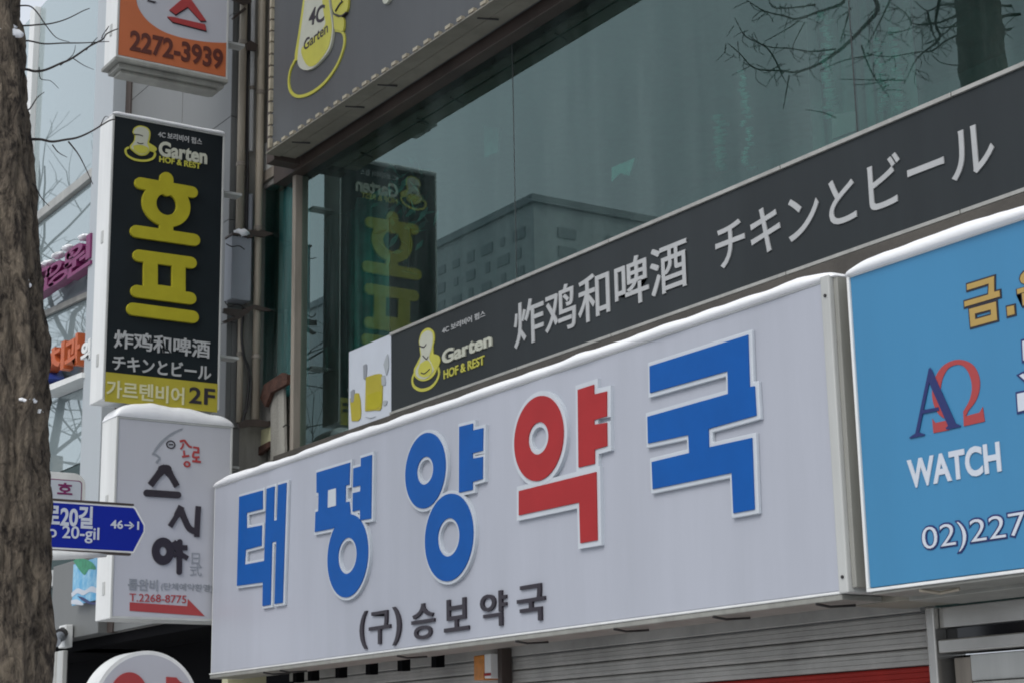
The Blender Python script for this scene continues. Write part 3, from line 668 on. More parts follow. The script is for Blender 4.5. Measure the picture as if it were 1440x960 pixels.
# CCTV
CC = PX(12.6)
cc = CC.at(90, 893)
ct = thing('security_camera', 'small grey bullet security camera on the pale door post', 'camera', tuple(cc))
cc = PY(5.1).at(92, 893)
ORG[ct.name] = cc.copy(); ct.location = cc
MB().box(cc.x-.12, cc.x+.05, cc.y-.02, cc.y+.05, cc.z-.10, cc.z+.09).build('mount_box', 'white_paint', ct, .01)
MB().tube([cc+Vector((.02, -.03, .0)), cc+Vector((.10, -.10, -.03)), cc+Vector((.26, -.17, -.075))], .045, .042, 14).build('barrel', 'box_grey', ct, smooth=False)
MB().tube([cc+Vector((.0, -.02, .02)), cc+Vector((.06, -.07, .0))], .052, .052, 14).build('collar', 'cable', ct)

# ------------------------------------------------------------------ pipes, cables and boxes on the side of the pier
SW = PX(-XL)
def vpipe(px0, px1, py0, py1, k, zt_, zb_, mt, nm, lab, cat='pipe'):
    pl = PX(k); a = pl.at(px0, py0); b = pl.at(px1, py1); w_ = (pl.at(px1, py0).y-pl.at(px0, py0).y)
    return pl, a, w_
def pipe(lab, px, pxw, py, k, zt_, zb_, mt='pipe', r=None):
    pl = PX(k); y = pl.at(px, py).y; r = r or (pl.at(px+pxw/2, py).y-y)
    t_ = thing('pipe', lab, 'pipe', (-k, y, zb_), 'pipes on the pier side')
    MB().tube([(-k, y, zb_), (-k, y, zb_+(zt_-zb_)*.5), (-k, y, zt_)], r, n=16).build('tube', mt, t_, smooth=True)
    for zz in (zb_+.5, zb_+1.5, zb_+2.6, zb_+3.7):
        if zz < zt_: MB().tube([(-k, y, zz), (-k, y, zz+.03)], r+.006, n=16).build('pipe_clamp', 'bronze', t_)
    return y
zlow = SW.at(355, 596).z
yA = pipe('beige vertical pipe nearest the narrow side window', 363, 10, 340, 11.79, 9.2, zlow-.02)
yB = pipe('rust streaked vertical pipe beside the grey cladding', 340, 10, 150, 11.81, 9.2, SW.at(342, 327).z)
yC = pipe('lower stained pipe stub running down to the bottom bracket', 338, 8, 500, 11.83, SW.at(338, 450).z, SW.at(338, 595).z, 'pipe')
yD = pipe('thin white conduit behind the beige pipe', 354, 6, 150, 11.85, 9.2, SW.at(352, 214).z, 'white_paint')
yE = pipe('short grey conduit with dark couplings beside the meter box', 352, 6, 320, 11.85, SW.at(352, 275).z, SW.at(352, 420).z, 'box_grey')
def cable(lab, pts, k, r, group='cables on the pier side'):
    o = MB().tube(smoothpath([tuple(PX(k+(p[2] if len(p) > 2 else 0)).at(p[0], p[1])) for p in pts], 5), r, n=6).build('cable', 'cable', None, smooth=True)
    return tag(o, lab, 'cable', group)
cable('thick black cable running down between the two pipes from the top', [(349, -30), (350, 60), (347, 130), (348, 240), (346, 330)], 11.83, .012)
cable('black cable dropping from the dark bracket to the lowest bracket', [(343, 432), (340, 470), (343, 500), (350, 520), (348, 560), (341, 594)], 11.80, .011)
cable('thin black cable crossing behind the beige pipe below the bracket', [(340, 495), (346, 512), (353, 532), (352, 560), (346, 580)], 11.77, .006)
cable('thin drooping wire across the top of the meter box', [(318, 343), (326, 347), (336, 346), (344, 351)], 11.73, .004)
cable('sagging wire under the meter box', [(316, 424), (322, 431), (334, 428), (346, 434)], 11.73, .004)
cable('black lead curling from the lowest bracket past the window corner', [(372, 598), (384, 597), (394, 603), (401, 612), (404, 614)], 11.75, .008)
cable('thin loop of wire crossing onto the big window corner', [(398, 600), (403, 597), (410, 602), (419, 608)], 11.3, .005)
for lab, pts, k in (('upper dark steel bracket poking out over the side window', [[(346, 334), (356, 327), (368, 324), (384, 330), (370, 334), (357, 332), (347, 337)], [(352, 324), (383, 328), (384, 331), (352, 329)]], 11.74),
                    ('middle dark steel bracket with a long arm below the meter box', [[(314, 434), (340, 436), (357, 429), (376, 434), (384, 438), (370, 438), (357, 434), (338, 448), (317, 455), (313, 452), (330, 445), (313, 440)]], 11.74),
                    ('lowest wide dark bracket at the foot of the beige pipe', [[(334, 596), (344, 590), (360, 589), (384, 594), (376, 600), (352, 599), (336, 602)]], 11.73),
                    ('topmost dark bracket on the pipes at the picture edge', [[(326, 0), (340, -8), (352, -4), (353, 4), (343, 7)]], 11.77),
                    ('thin slanting brace just under the topmost bracket', [[(326, 26), (343, 11), (346, 14), (328, 28)]], 11.77),
                    ('small dark clamp between the two pipes level with the telephone number', [[(345, 62), (352, 58), (362, 64), (360, 72), (348, 71)]], 11.77)):
    o_ = shapes(None, PX(k), [poly(PX(k), x) for x in pts], 'brown_metal', -.012, .012, 'steel_bracket'); tag(o_, lab, 'bracket', 'brackets on the pier side')
MBX = PX(11.83)
e0, e1 = MBX.to2(317, 424), MBX.to2(346, 340)
mb = thing('meter_box', 'blue grey metal box on the pier side with snow on its lid', 'box', (-11.83, e0[0], e0[1]))
MB().prism(rect(e0[0], e1[0], e0[1], e1[1]), MBX, -.03, .10).build('case', 'box_grey', mb, .006)
MB().prism(rect(e0[0]-.006, e1[0]+.006, e1[1]+.001, e1[1]+.018), MBX, -.03, .115).build('lid', 'brown_metal', mb, .003)
tag(blob((-11.75, (e0[0]+e1[0])/2+.0, e1[1]+.028), (.055, .062, .034), 3).build('snow', 'snow', None, smooth=True), 'small round lump of snow on the lid of the meter box', 'snow', 'snow lying on the signs')

# ------------------------------------------------------------------ projecting signs
def sign_body(t_, k, y0, y1, z0_, z1_, th, face_mt, edge_mt='white_paint', fr=.016):
    x_ = -k
    MB().box(x_-th, x_-.012, y0, y1, z0_, z1_).build('case', edge_mt, t_, .006)
    MB().box(x_-.0115, x_, y0, y0+fr, z0_, z1_).box(x_-.0115, x_, y1-fr, y1, z0_, z1_).box(x_-.0115, x_, y0+fr, y1-fr, z0_, z0_+fr).box(x_-.0115, x_, y0+fr, y1-fr, z1_-fr, z1_).build('frame', 'grey_paint', t_, .003)
    if face_mt: MB().box(x_-.011, x_-.004, y0+fr+.001, y1-fr-.001, z0_+fr+.001, z1_-fr-.001).build('face', face_mt, t_)
    for zz in (z0_+.12*(z1_-z0_), z0_+.55*(z1_-z0_)):
        MB().box(x_-th*.55, x_-th*.40, y0-.006, y0, zz, zz+.09).build('latch', 'grey_paint', t_, .002)
    for zz in (z0_+.2*(z1_-z0_), z1_-.2*(z1_-z0_)):
        MB().box(x_-th*.7, x_-th*.3, y1, 5.248, zz-.01, zz+.01).build('wall_bracket', 'grey_paint', t_, .003)
K = 11.55; HF = PX(K)
hy0, hy1 = .363*K, .4385*K; hz0, hz1 = 1.65+.2185*K, 1.65+.3995*K
hf = thing('hanging_sign', 'tall black projecting sign with large rounded yellow Korean letters', 'sign', (-K-.13, (hy0+hy1)/2, hz0))
sign_body(hf, K, hy0, hy1, hz0, hz1, .262, 'dark_face')
yz0, yz1 = HF.at(230, 570).z, HF.at(228, 531).z
MB().prism(rect(hy0+.017, hy1-.017, yz0-.01, yz1), HF, -.004, .001).build('footer', 'yellow_face', hf)
o, s = (0, 240), .25
mx = lambda w_: w_*s/177.0
cp = lambda a, b, w_: capsule(HF.to2(o[0]+a[0]*s, o[1]+a[1]*s), HF.to2(o[0]+b[0]*s, o[1]+b[1]*s), mx(w_))
cc_ = HF.to2(o[0]+931*s, o[1]+195*s)
shapes(hf, HF, [cp((932, 52), (932, 110), 74), cp((786, 76), (1076, 126), 62), [ellipse(*cc_, mx(131), mx(120)), ellipse(*cc_, mx(55), mx(57), 30)[::-1]], cp((930, 300), (930, 350), 76), cp((762, 346), (1088, 394), 64)], 'yellow', -.004, .022, 'letter', bevel=.006)
shapes(hf, HF, [cp((776, 482), (1070, 522), 62), cp((842, 500), (842, 685), 76), cp((1000, 520), (1000, 705), 74), cp((765, 682), (1066, 722), 64), cp((860, 665), (980, 680), 40), cp((742, 782), (1080, 826), 64)], 'yellow', -.004, .022, 'letter', bevel=.006)
text(hf, HF, '炸鸡和啤酒', (160, 488.5), (295.5, 478.5), 'silver_print', -.004, .008, .02, 'letter', True) if 0 else text(hf, HF, '炸鸡和啤酒', HF.to2(160, 489), (HF.to2(295.5, 478)[0], HF.to2(160, 463)[1]), 'silver_print', -.004, .008, .02, 'letter', True, metric=True)
text(hf, HF, 'チキンとビール', HF.to2(158, 519.5), (HF.to2(297, 520)[0], HF.to2(158, 498)[1]), 'silver_print', -.004, .008, .02, 'letter', True, metric=True)
text(hf, HF, '가르텐비어', HF.to2(149, 558), (HF.to2(259, 550)[0], HF.to2(149, 533)[1]), 'pale_print', .001, .004, .02, 'letter', True, metric=True)
text(hf, HF, '2', HF.to2(265.5, 566), (HF.to2(283, 560)[0], HF.to2(265, 543)[1]), 'ink', .001, .004, .02, 'letter', metric=True); text(hf, HF, 'F', HF.to2(286.5, 568), (HF.to2(302, 560)[0], HF.to2(286, 545)[1]), 'ink', .001, .004, .02, 'letter', metric=True)
o, s = (160, 160), 1/9.0
mug(hf, HF, o, s, dict(
    ring=[(190, 430), (148, 460), (170, 530), (270, 585), (400, 598), (490, 570), (522, 515), (505, 480)], rw=.016,
    halo=[(235, 235), (260, 180), (330, 155), (420, 180), (460, 240), (455, 320), (440, 380), (460, 450), (420, 520), (330, 535), (240, 480), (200, 420), (250, 350), (260, 290)],
    foam=[(245, 240), (270, 195), (330, 172), (405, 190), (440, 240), (435, 310), (420, 380), (440, 450), (405, 505), (330, 520), (250, 465), (218, 425), (262, 350), (275, 280)],
    beer=[(240, 410), (330, 400), (420, 430), (430, 470), (390, 508), (320, 510), (250, 460)],
    handle=[[(400, 340), (440, 370), (530, 430), (535, 470), (490, 490), (430, 460)]],
    line=[[(250, 270), (310, 272), (365, 290)], [(290, 370), (330, 385), (370, 380)]], lw=.006), .005)
text(hf, HF, '4C 보리비어 펍스', HF.to2(222.5, 193), (HF.to2(284, 200)[0], HF.to2(222.5, 184)[1]), 'silver_print', -.004, .006, .01, 'lettering', metric=True)
text(hf, HF, 'Garten', HF.to2(223, 219.5), (HF.to2(291, 231)[0], HF.to2(223, 198)[1]), 'logo_pale', -.004, .008, .035, 'lettering', metric=True)
text(hf, HF, 'HOF & REST', HF.to2(224, 228), (HF.to2(282, 235)[0], HF.to2(224, 219.5)[1]), 'logo_yellow', -.004, .007, .02, 'lettering', metric=True)
snow('thin strip of snow on top of the black projecting sign', (-K+.005, hy0-.005, hz1), (-K+.005, hy1+.005, hz1), (-.27, 0, 0), .024, 9.1, taper=.06)

KS = 11.5; SU = PX(KS)
sy0, sy1 = .3725*KS, .448*KS; sz0, sz1 = 1.65+.0885*KS, 1.65+.209*KS
su = thing('sushi_sign', 'pale grey projecting sushi sign with black brush letters and a red arrow', 'sign', (-KS-.15, (sy0+sy1)/2, sz0))
sign_body(su, KS, sy0, sy1, sz0, sz1, .29, 'sushi_face')
o, s = (150, 590), .3125
mx = lambda w_: w_*s/178.0
cp = lambda a, b, w_: capsule(SU.to2(o[0]+a[0]*s, o[1]+a[1]*s), SU.to2(o[0]+b[0]*s, o[1]+b[1]*s), mx(w_))
bd = lambda pts, w_: band(smoothpath(poly(SU, pts, o, s), 5), [mx(q) for q in w_] if isinstance(w_, list) else mx(w_))
H0, H1 = -.004, .008
shapes(su, SU, [bd([(266, 212), (238, 238), (196, 292)], [30]*6+[26]*5), bd([(256, 212), (282, 240), (316, 298)], [30]*6+[24]*5), cp((250, 222), (272, 222), 36)], 'ink', H0, H1, 'letter')
shapes(su, SU, [cp((180, 328), (320, 337), 27)], 'ink', H0, H1, 'letter')
shapes(su, SU, [bd([(336, 388), (318, 425), (285, 478)], [26]*6+[20]*5), bd([(332, 400), (352, 450), (372, 488), (398, 500)], 24), bd([(412, 388), (408, 450), (405, 525)], 22)], 'ink', H0, H1, 'letter')
e_ = SU.to2(o[0]+253*s, o[1]+590*s)
shapes(su, SU, [[ellipse(*e_, mx(46), mx(54)), ellipse(*e_, mx(15), mx(18), 20)[::-1]], cp((328, 548), (326, 684), 22), bd([(300, 548), (328, 572), (362, 574)], 20), bd([(300, 610), (328, 602), (364, 622)], 18), cp((302, 560), (330, 600), 24)], 'ink', H0, H1, 'letter')
shapes(su, SU, [bd([(342, 38), (295, 60), (250, 95), (222, 130), (210, 150)], [3, 4, 5, 6, 7, 8, 8, 8, 8, 9, 9, 9, 9, 9, 9, 9, 8, 7, 6, 6, 5]), bd([(205, 150), (225, 158), (241, 172)], 8), bd([(241, 172), (230, 182), (224, 192)], 8)], 'box_grey', H0, 0, 'fish_outline')
e_ = SU.to2(o[0]+289*s, o[1]+110*s)
shapes(su, SU, [[ellipse(*e_, mx(20), mx(17), 20), ellipse(*e_, mx(15), mx(12), 20)[::-1]], cp((282, 110), (297, 110), 5)], 'ink', H0, 0, 'fish_eye')
e_ = SU.to2(o[0]+362*s, o[1]+198*s)
shapes(su, SU, [bd([(330, 96), (350, 92), (358, 104)], 9), bd([(346, 104), (340, 122), (332, 130)], 7), bd([(360, 104), (372, 118), (384, 122)], 8), bd([(348, 136), (350, 160)], 7), bd([(340, 165), (372, 160)], 8), [ellipse(*e_, mx(15), mx(13), 16), ellipse(*e_, mx(7), mx(6), 12)[::-1]]], 'crimson', H0, 0, 'red_letter')
shapes(su, SU, [bd([(390, 122), (416, 126)], 8), bd([(414, 126), (412, 142)], 8), bd([(390, 143), (418, 146)], 8), bd([(392, 146), (390, 166), (418, 166)], 8), bd([(405, 168), (403, 184)], 8), bd([(386, 184), (424, 188)], 9)], 'crimson', H0, 0, 'red_letter')
text(su, SU, '日', (269.5, 792), (281, 777), 'box_grey', -.004, .005, .0, 'small_letter'); text(su, SU, '式', (267, 809), (284, 793), 'box_grey', -.004, .005, .0, 'small_letter')
text(su, SU, '룸완비', SU.to2(180, 829), (SU.to2(222, 820)[0], SU.to2(180, 812.5)[1]), 'box_grey', -.004, .005, .02, 'small_letter', True, metric=True)
text(su, SU, '(단체예약환영)', SU.to2(226, 830), (SU.to2(299, 832)[0], SU.to2(226, 818)[1]), 'box_grey', -.004, .005, .0, 'lettering', metric=True)
text(su, SU, 'T.2268-8775', SU.to2(182, 844.5), (SU.to2(262, 846)[0], SU.to2(182, 833.5)[1]), 'crimson', -.004, .005, .0, 'lettering', metric=True)
shapes(su, SU, [poly(SU, [(182.5, 846), (263.5, 851.5), (264.5, 841.5), (288, 865.5), (182.5, 858)])], 'crimson', H0, 0, 'arrow')
snow('thick wedge of snow heaped on top of the sushi sign', (-KS+.005, sy0-.005, sz1), (-KS+.005, sy1+.01, sz1), (-.29, 0, 0), .10, 12.7, taper=.16, over=.004)

KO = 11.55; OR = PX(KO)
oy0, oy1 = .3635*KO, .4395*KO; oz0 = 1.65+.4375*KO; oz1 = oz0+1.7
og = thing('orange_sign', 'orange and white projecting sign with a telephone number above the black sign', 'sign', (-KO-.13, (oy0+oy1)/2, oz0))
sign_body(og, KO, oy0, oy1, oz0, oz1, .25, 'sushi_face')
MB().box(-KO-.27, -KO+.012, oy0-.012, oy1, oz0-.03, oz0-.002).box(-KO-.24, -KO-.02, oy0+.03, oy1-.02, oz0-.065, oz0-.031).box(-KO-.20, -KO-.06, oy0+.06, oy1-.06, oz0-.09, oz0-.066).build('bottom_moulding', 'trim', og, .005)
o, s = (130, 0), .14583
P = lambda pts: poly(OR, pts, o, s)
arc = smoothpath(P([(395, -300), (398, -150), (412, -50), (445, 80), (520, 190), (620, 270), (720, 322), (860, 366), (1020, 396), (1160, 412), (1306, 416)]), 6)
in0, in1 = oy0+.018, oy1-.018
arc = [(min(max(u, in0), in1), v) for u, v in arc]
shapes(og, OR, [[(in0, oz0+.018)]+[(in1, oz0+.018)]+arc[::-1]+[(in0, arc[0][1])]], 'orange', -.004, .0005, 'orange_field')
shapes(og, OR, [[(u+.006, v-.007) for u, v in P(x)] for x in ([(740, 100), (880, -20), (950, 0), (1095, 205), (1040, 205), (915, 70), (800, 145)], [(720, 165), (760, 165), (1085, 240), (1095, 300), (770, 215)], [(530, -10), (610, 10), (590, 22), (520, 2)])], 'ink', -.004, .001, 'letter_shadow')
shapes(og, OR, [P(x) for x in ([(740, 100), (880, -20), (950, 0), (1095, 205), (1040, 205), (915, 70), (800, 145)], [(720, 165), (760, 165), (1085, 240), (1095, 300), (770, 215)])], 'crimson', -.004, .006, 'letter')
text(og, OR, '2272-3939', OR.to2(182, 71.5), (OR.to2(313, 95)[0], OR.to2(182, 42)[1]), 'brown_print', .0005, .005, .03, 'lettering', metric=True)

# round white sign at the bottom edge
KR = 11.3; RS = PX(KR)
rc = RS.to2(206, 996); rr = RS.to2(280, 990)[0]-rc[0]
rs = thing('round_sign', 'white round projecting sign with red letters at the bottom edge', 'sign', (-KR-.1, rc[0], rc[1]))
MB().prism(ellipse(*rc, rr, rr*1.02, 64), RS, -.24, 0).build('case', 'white_paint', rs, .015)
MB().prism(ellipse(*rc, rr*.93, rr*.95, 64), RS, 0, .004).build('face', 'sushi_face', rs)
MB().box(-KR-.15, -KR-.09, rc[0]+rr-.02, 5.5, rc[1]-.04, rc[1]+.04).build('arm', 'brown_metal', rs, .004)
e_ = RS.to2(180, 985); r_ = RS.to2(208, 985)[0]-e_[0]
shapes(rs, RS, [[ellipse(*e_, r_, r_*1.35), ellipse(*e_, r_*.5, r_*.75, 24)[::-1]]], 'crimson', .0045, .016, 'letter')
shapes(rs, RS, [poly(RS, [(233, 951), (247, 952), (252, 958), (262, 962), (262, 972), (247, 972), (247, 1020), (233, 1020)]), poly(RS, [(170, 1028), (252, 1034), (252, 1058), (238, 1057), (238, 1047), (170, 1042)])], 'crimson', .0045, .016, 'letter')

# pink lettered sign beyond
KP = 13.6; PK = PX(KP)
pk = thing('pink_lettered_sign', 'small white projecting sign with rounded corners and magenta letters', 'sign', tuple(PK.at(95, 690)))
u0, v0 = PK.to2(30, 740); u1, v1 = PK.to2(121, 672)
def rrect(u0, u1, v0, v1, r, n=6):
    out = []
    for cx, cz, a0 in ((u1-r, v1-r, 0), (u0+r, v1-r, 90), (u0+r, v0+r, 180), (u1-r, v0+r, 270)):
        for i in range(n+1): t = rad(a0+90*i/n); out.append((cx+r*math.cos(t), cz+r*math.sin(t)))
    return out
v1 = PK.at(95, 664).z
MB().prism(rrect(u0, u1, v0, v1, .10), PK, -.22, 0).build('case', 'white_paint', pk, .01)
q0 = PK.to2(115, 690)[0]; q1 = PK.at(95, 674).z
MB().prism(rrect(u0+.05, q0, v0+.05, q1, .03), PK, 0, .002).build('border', 'magenta', pk)
MB().prism(rrect(u0+.056, q0-.008, v0+.056, q1-.008, .025), PK, .002, .004).build('face', 'off_white', pk)
text(pk, PK, '호', (80, 694), (102, 679), 'magenta', .004, .003, .03, 'letter'); text(pk, PK, '초', (52, 691), (73, 676), 'magenta', .004, .003, .03, 'letter')

# street name sign on its pole
KN = 9.6; NS = PX(KN)
ns = thing('street_name_sign', 'blue arrow shaped street name sign with white border behind the tree trunk', 'street sign', (-KN, NS.at(40, 740).y, 0))
tip = NS.to2(204.5, 743); tt = NS.to2(184, 711)[1]; tb = NS.to2(190, 778)[1]; ys = NS.to2(192, 740)[0]; yl = NS.to2(10, 740)[0]
tt, tb = (NS.to2(130, 706)[1]+tt)/2, (NS.to2(130, 774)[1]+tb)/2
arrow = [(yl, tb), (ys-.01, tb), (ys+.008, tb+.012), (tip[0], (tt+tb)/2+.02), (tip[0], (tt+tb)/2-.0), (ys+.012, tt-.02), (ys-.02, tt), (yl, tt)]
arrow = [(yl, tb), (ys-.01, tb), (tip[0], (tt+tb)/2-.01), (tip[0], (tt+tb)/2+.03), (ys-.005, tt-.012), (ys-.02, tt), (yl, tt)]
MB().prism(arrow, NS, -.025, 0).build('plate', 'white_paint', ns, .004)
MB().prism(inflate(arrow, -.012), NS, 0, .0015).build('face', 'road_blue', ns)
MB().box(-KN-.03, -KN+.004, yl, ys-.02, tt+.001, tt+.012).box(-KN-.03, -KN+.004, yl, ys-.03, tb-.012, tb-.001).build('rail', 'brown_metal', ns, .002)
yp = NS.at(38, 740).y
MB().tube([(-KN-.06, yp, 0), (-KN-.06, yp, 2.2), (-KN-.06, yp, 3.2)], .045, n=20).build('pole', 'grey_paint', ns, smooth=True)
zarm = NS.at(100, 780).z
MB().tube([(-KN-.0, yp, zarm-.014), (-KN+.02, NS.at(80, 775).y, zarm-.006), (-KN+.01, NS.at(110, 775).y, zarm+.0), (-KN-.01, NS.at(150, 775).y, zarm+.012)], .034, .012, 14).build('arm', 'white_paint', ns, smooth=True)
text(ns, NS, '종로20길', NS.to2(38, 738), (NS.to2(130, 738)[0], NS.to2(75, 708)[1]), 'off_white', .0015, .003, .03, 'lettering', metric=True)
text(ns, NS, 'Jongro 20-gil', NS.to2(10, 757), (NS.to2(139, 757)[0], NS.to2(85, 738)[1]), 'off_white', .0015, .003, .012, 'lettering', metric=True)
text(ns, NS, '46→1', NS.to2(155, 742), (NS.to2(195, 745)[0], NS.to2(155, 730)[1]), 'off_white', .0015, .003, .02, 'lettering', metric=True)

# channel letters on the glass building
ML = PY(5.15)
mg = thing('magenta_letter_sign', 'row of deep magenta channel letters with snow on the pale glass building', 'sign', tuple(ML.at(95, 390)))
for ch, bl_, tr_ in (('요', (44, 428), (84, 366)), ('양', (70, 412), (111, 349)), ('원', (96, 398), (136, 328))):
    text(mg, ML, ch, bl_, tr_, 'magenta', -.05, .10, .02, 'letter')
shapes(mg, ML, [poly(ML, [(40, 438), (140, 392), (140, 399), (40, 446)])], 'trim', -.14, -.11, 'rail')
for (px, py, wx) in ((59, 370, .09), (70, 366, .08), (84, 355, .11), (98, 345, .09), (121, 330, .09)):
    p = ML.at(px, py+4.5); tag(blob((p.x, 5.14, p.z), (wx, .055, .024), px).build('snow', 'snow', None, smooth=True), {59: 'leftmost snow lump on the magenta letters next to the trunk', 70: 'second snow lump from the trunk on the magenta letters', 84: 'largest snow lump on the middle magenta letter', 98: 'peaked snow lump right of the largest one on the magenta letters', 121: 'rightmost snow lump on the magenta letters next to the black sign'}[px], 'snow', 'snow lumps on the magenta letters')
ol = thing('orange_letter_sign', 'row of orange channel letters with a blue emblem on the glass building', 'sign', tuple(ML.at(95, 505)))
for ch, bl_, tr_ in (('치', (69, 533), (97, 479)), ('과', (96, 523), (119, 466))):
    text(ol, ML, ch, bl_, tr_, 'orange_letter', -.05, .09, .03, 'letter')
shapes(ol, ML, [smoothpath(poly(ML, [(58, 502), (69, 500), (72, 520), (76, 532), (66, 542), (56, 540)]), 3)], 'blue_letter2', -.10, .10, 'emblem')
shapes(ol, ML, [poly(ML, [(60, 548), (124, 524), (124, 531), (60, 557)])], 'white_paint', -.14, .06, 'shelf')
w_ = text(ol, ML, '의', (119, 512), (133, 476), 'white_paint', -.05, .09, .04, 'letter')

# ------------------------------------------------------------------ trees
def bark_trunk(path, radii, n=110):
    vs = []; fs = []; N = len(path)
    for i, (p, r) in enumerate(zip(path, radii)):
        for j in range(n):
            a = 2*math.pi*j/n; d = Vector((math.cos(a), math.sin(a), 0))
            q = Vector((d.x*1.6, d.y*1.6, p.z*.45)); ridge = 1-abs(noise.noise(Vector((d.x*5.5, d.y*5.5, p.z*2.6))+Vector((.4*noise.noise(q*4), 0, 7))))*2.6
            h = .022*noise.noise(Vector((d.x*3, d.y*3, p.z*5))) + .030*noise.noise(q*1.1) +   .012*ridge + .016*noise.noise(Vector((d.x*9, d.y*9, p.z*9))) + .008*noise.noise(Vector((d.x*20, d.y*20, p.z*26)))
            vs.append(p + d*(r+h))
    for i in range(N-1):
        for j in range(n): fs.append((i*n+j, i*n+(j+1) % n, (i+1)*n+(j+1) % n, (i+1)*n+j))
    fs.append(tuple((N-1)*n+j for j in range(n))); return MB().add(vs, fs)
def grow(b, p, d, L, r, depth, rnd, droop):
    n = 5; pts = [p.copy()]; q = p.copy(); d = d.normalized()
    for i in range(n):
        d = (d + Vector((rnd.uniform(-1, 1), rnd.uniform(-1, 1), rnd.uniform(-1, 1)))*.16 + Vector((0, 0, droop))).normalized(); q = q + d*(L/n); pts.append(q.copy())
    b.tube(pts, r, r*.55, 5 if r > .01 else 4, cap=False)
    if depth == 0: return
    for k in range(rnd.choice((3, 4, 4))):
        t = pts[rnd.choice((2, 3, 4, 5))]
        nd = (d + Vector((rnd.uniform(-1, 1), rnd.uniform(-1, 1), rnd.uniform(-.6, .8)))*.95).normalized()
        grow(b, t, nd, L*rnd.uniform(.55, .8), r*.52, depth-1, rnd, droop)
TK = 7.65; TP = PX(TK)
tr = thing('street_tree', 'bare street tree with furrowed brown trunk at the left edge', 'tree', (-TK, 2.3, 0))
edge = [(70, 960), (69, 800), (68, 640), (72, 500), (66, 440), (60, 400), (52, 300), (46, 200), (41, 110), (36, 60), (31, 0)]
cz = []
zz = 0.0
def edge_y(z):
    E = [(TP.at(*e).z, TP.at(*e).y) for e in edge]
    if z <= E[0][0]: return E[0][1] + .02*(E[0][0]-z)
    for a, b in zip(E, E[1:]):
        if z <= b[0]: t = (z-a[0])/(b[0]-a[0]); return a[1]+t*(b[1]-a[1])
    return E[-1][1] - .02*(z-E[-1][0])
path = []; rads = []
while zz < 8.4:
    R_ = .197 - .009*zz + .10*math.exp(-zz*3); path.append(Vector((-TK-.02*zz*.3, edge_y(zz)-R_-.016, zz))); rads.append(R_); zz += .03
bark_trunk(path, rads).build('trunk', 'bark', tr, smooth=True)
top = path[-1]
rnd = random.Random(5); lb = MB()
for a in range(7):
    q = a*2*math.pi/7+.4; st_ = path[-1-8*a] if a < 5 else top
    grow(lb, st_, Vector((math.cos(q), math.sin(q), .75)), rnd.uniform(1.5, 2.1), .075, 4, rnd, .02)
lb.build('crown', 'twig', tr)['kind'] = 'stuff'
# low drooping branches: seen straight on beside the trunk ...
tb_ = MB()
def trace(b, pts, pl, r0, r1, o=(0, 0), s=1.0, mir=False, jit=0.0):
    P3 = []
    for i, (x, y) in enumerate(pts):
        p = pl.at(o[0]+x*s, o[1]+y*s)
        if mir: p.y = 2*GY-p.y
        P3.append(tuple(p+Vector((jit*math.sin(i*1.3+x), 0, 0))))
    b.tube(smoothpath(P3, 4), r0, r1, 5, cap=False)
B1 = [([(30, 36), (60, 34), (75, 32), (95, 26), (115, 18), (128, 10)], .007), ([(40, 97), (52, 98), (65, 98), (85, 91), (105, 79), (125, 67), (145, 55), (152, 46), (158, 44), (166, 41)], .010), ([(38, 61), (65, 59), (90, 60), (115, 63), (140, 62), (152, 60)], .007),
      ([(42, 194), (55, 199), (72, 201), (90, 199), (110, 193), (130, 184), (150, 173), (160, 170)], .011), ([(75, 203), (85, 212), (95, 221)], .005), ([(98, 198), (112, 222), (134, 257)], .006), ([(38, 12), (50, 20), (65, 35), (80, 52), (95, 62)], .006), ([(44, 262), (55, 280), (68, 291)], .006),
      ([(124, 68), (132, 58), (136, 55)], .004), ([(140, 57), (147, 47), (150, 40), (152, 42)], .004), ([(142, 178), (146, 166), (150, 168)], .004), ([(85, 92), (100, 80), (108, 62)], .004), ([(52, 98), (60, 108), (68, 117), (80, 127)], .004), ([(105, 79), (118, 92), (130, 100)], .004), ([(40, 155), (50, 140), (62, 130)], .006)]
for pts, r in B1: trace(tb_, ([(pts[0][0]-16, pts[0][1]-3)] if pts[0][0] < 46 else [])+pts, TP, r*.72, r*.28, jit=.03)
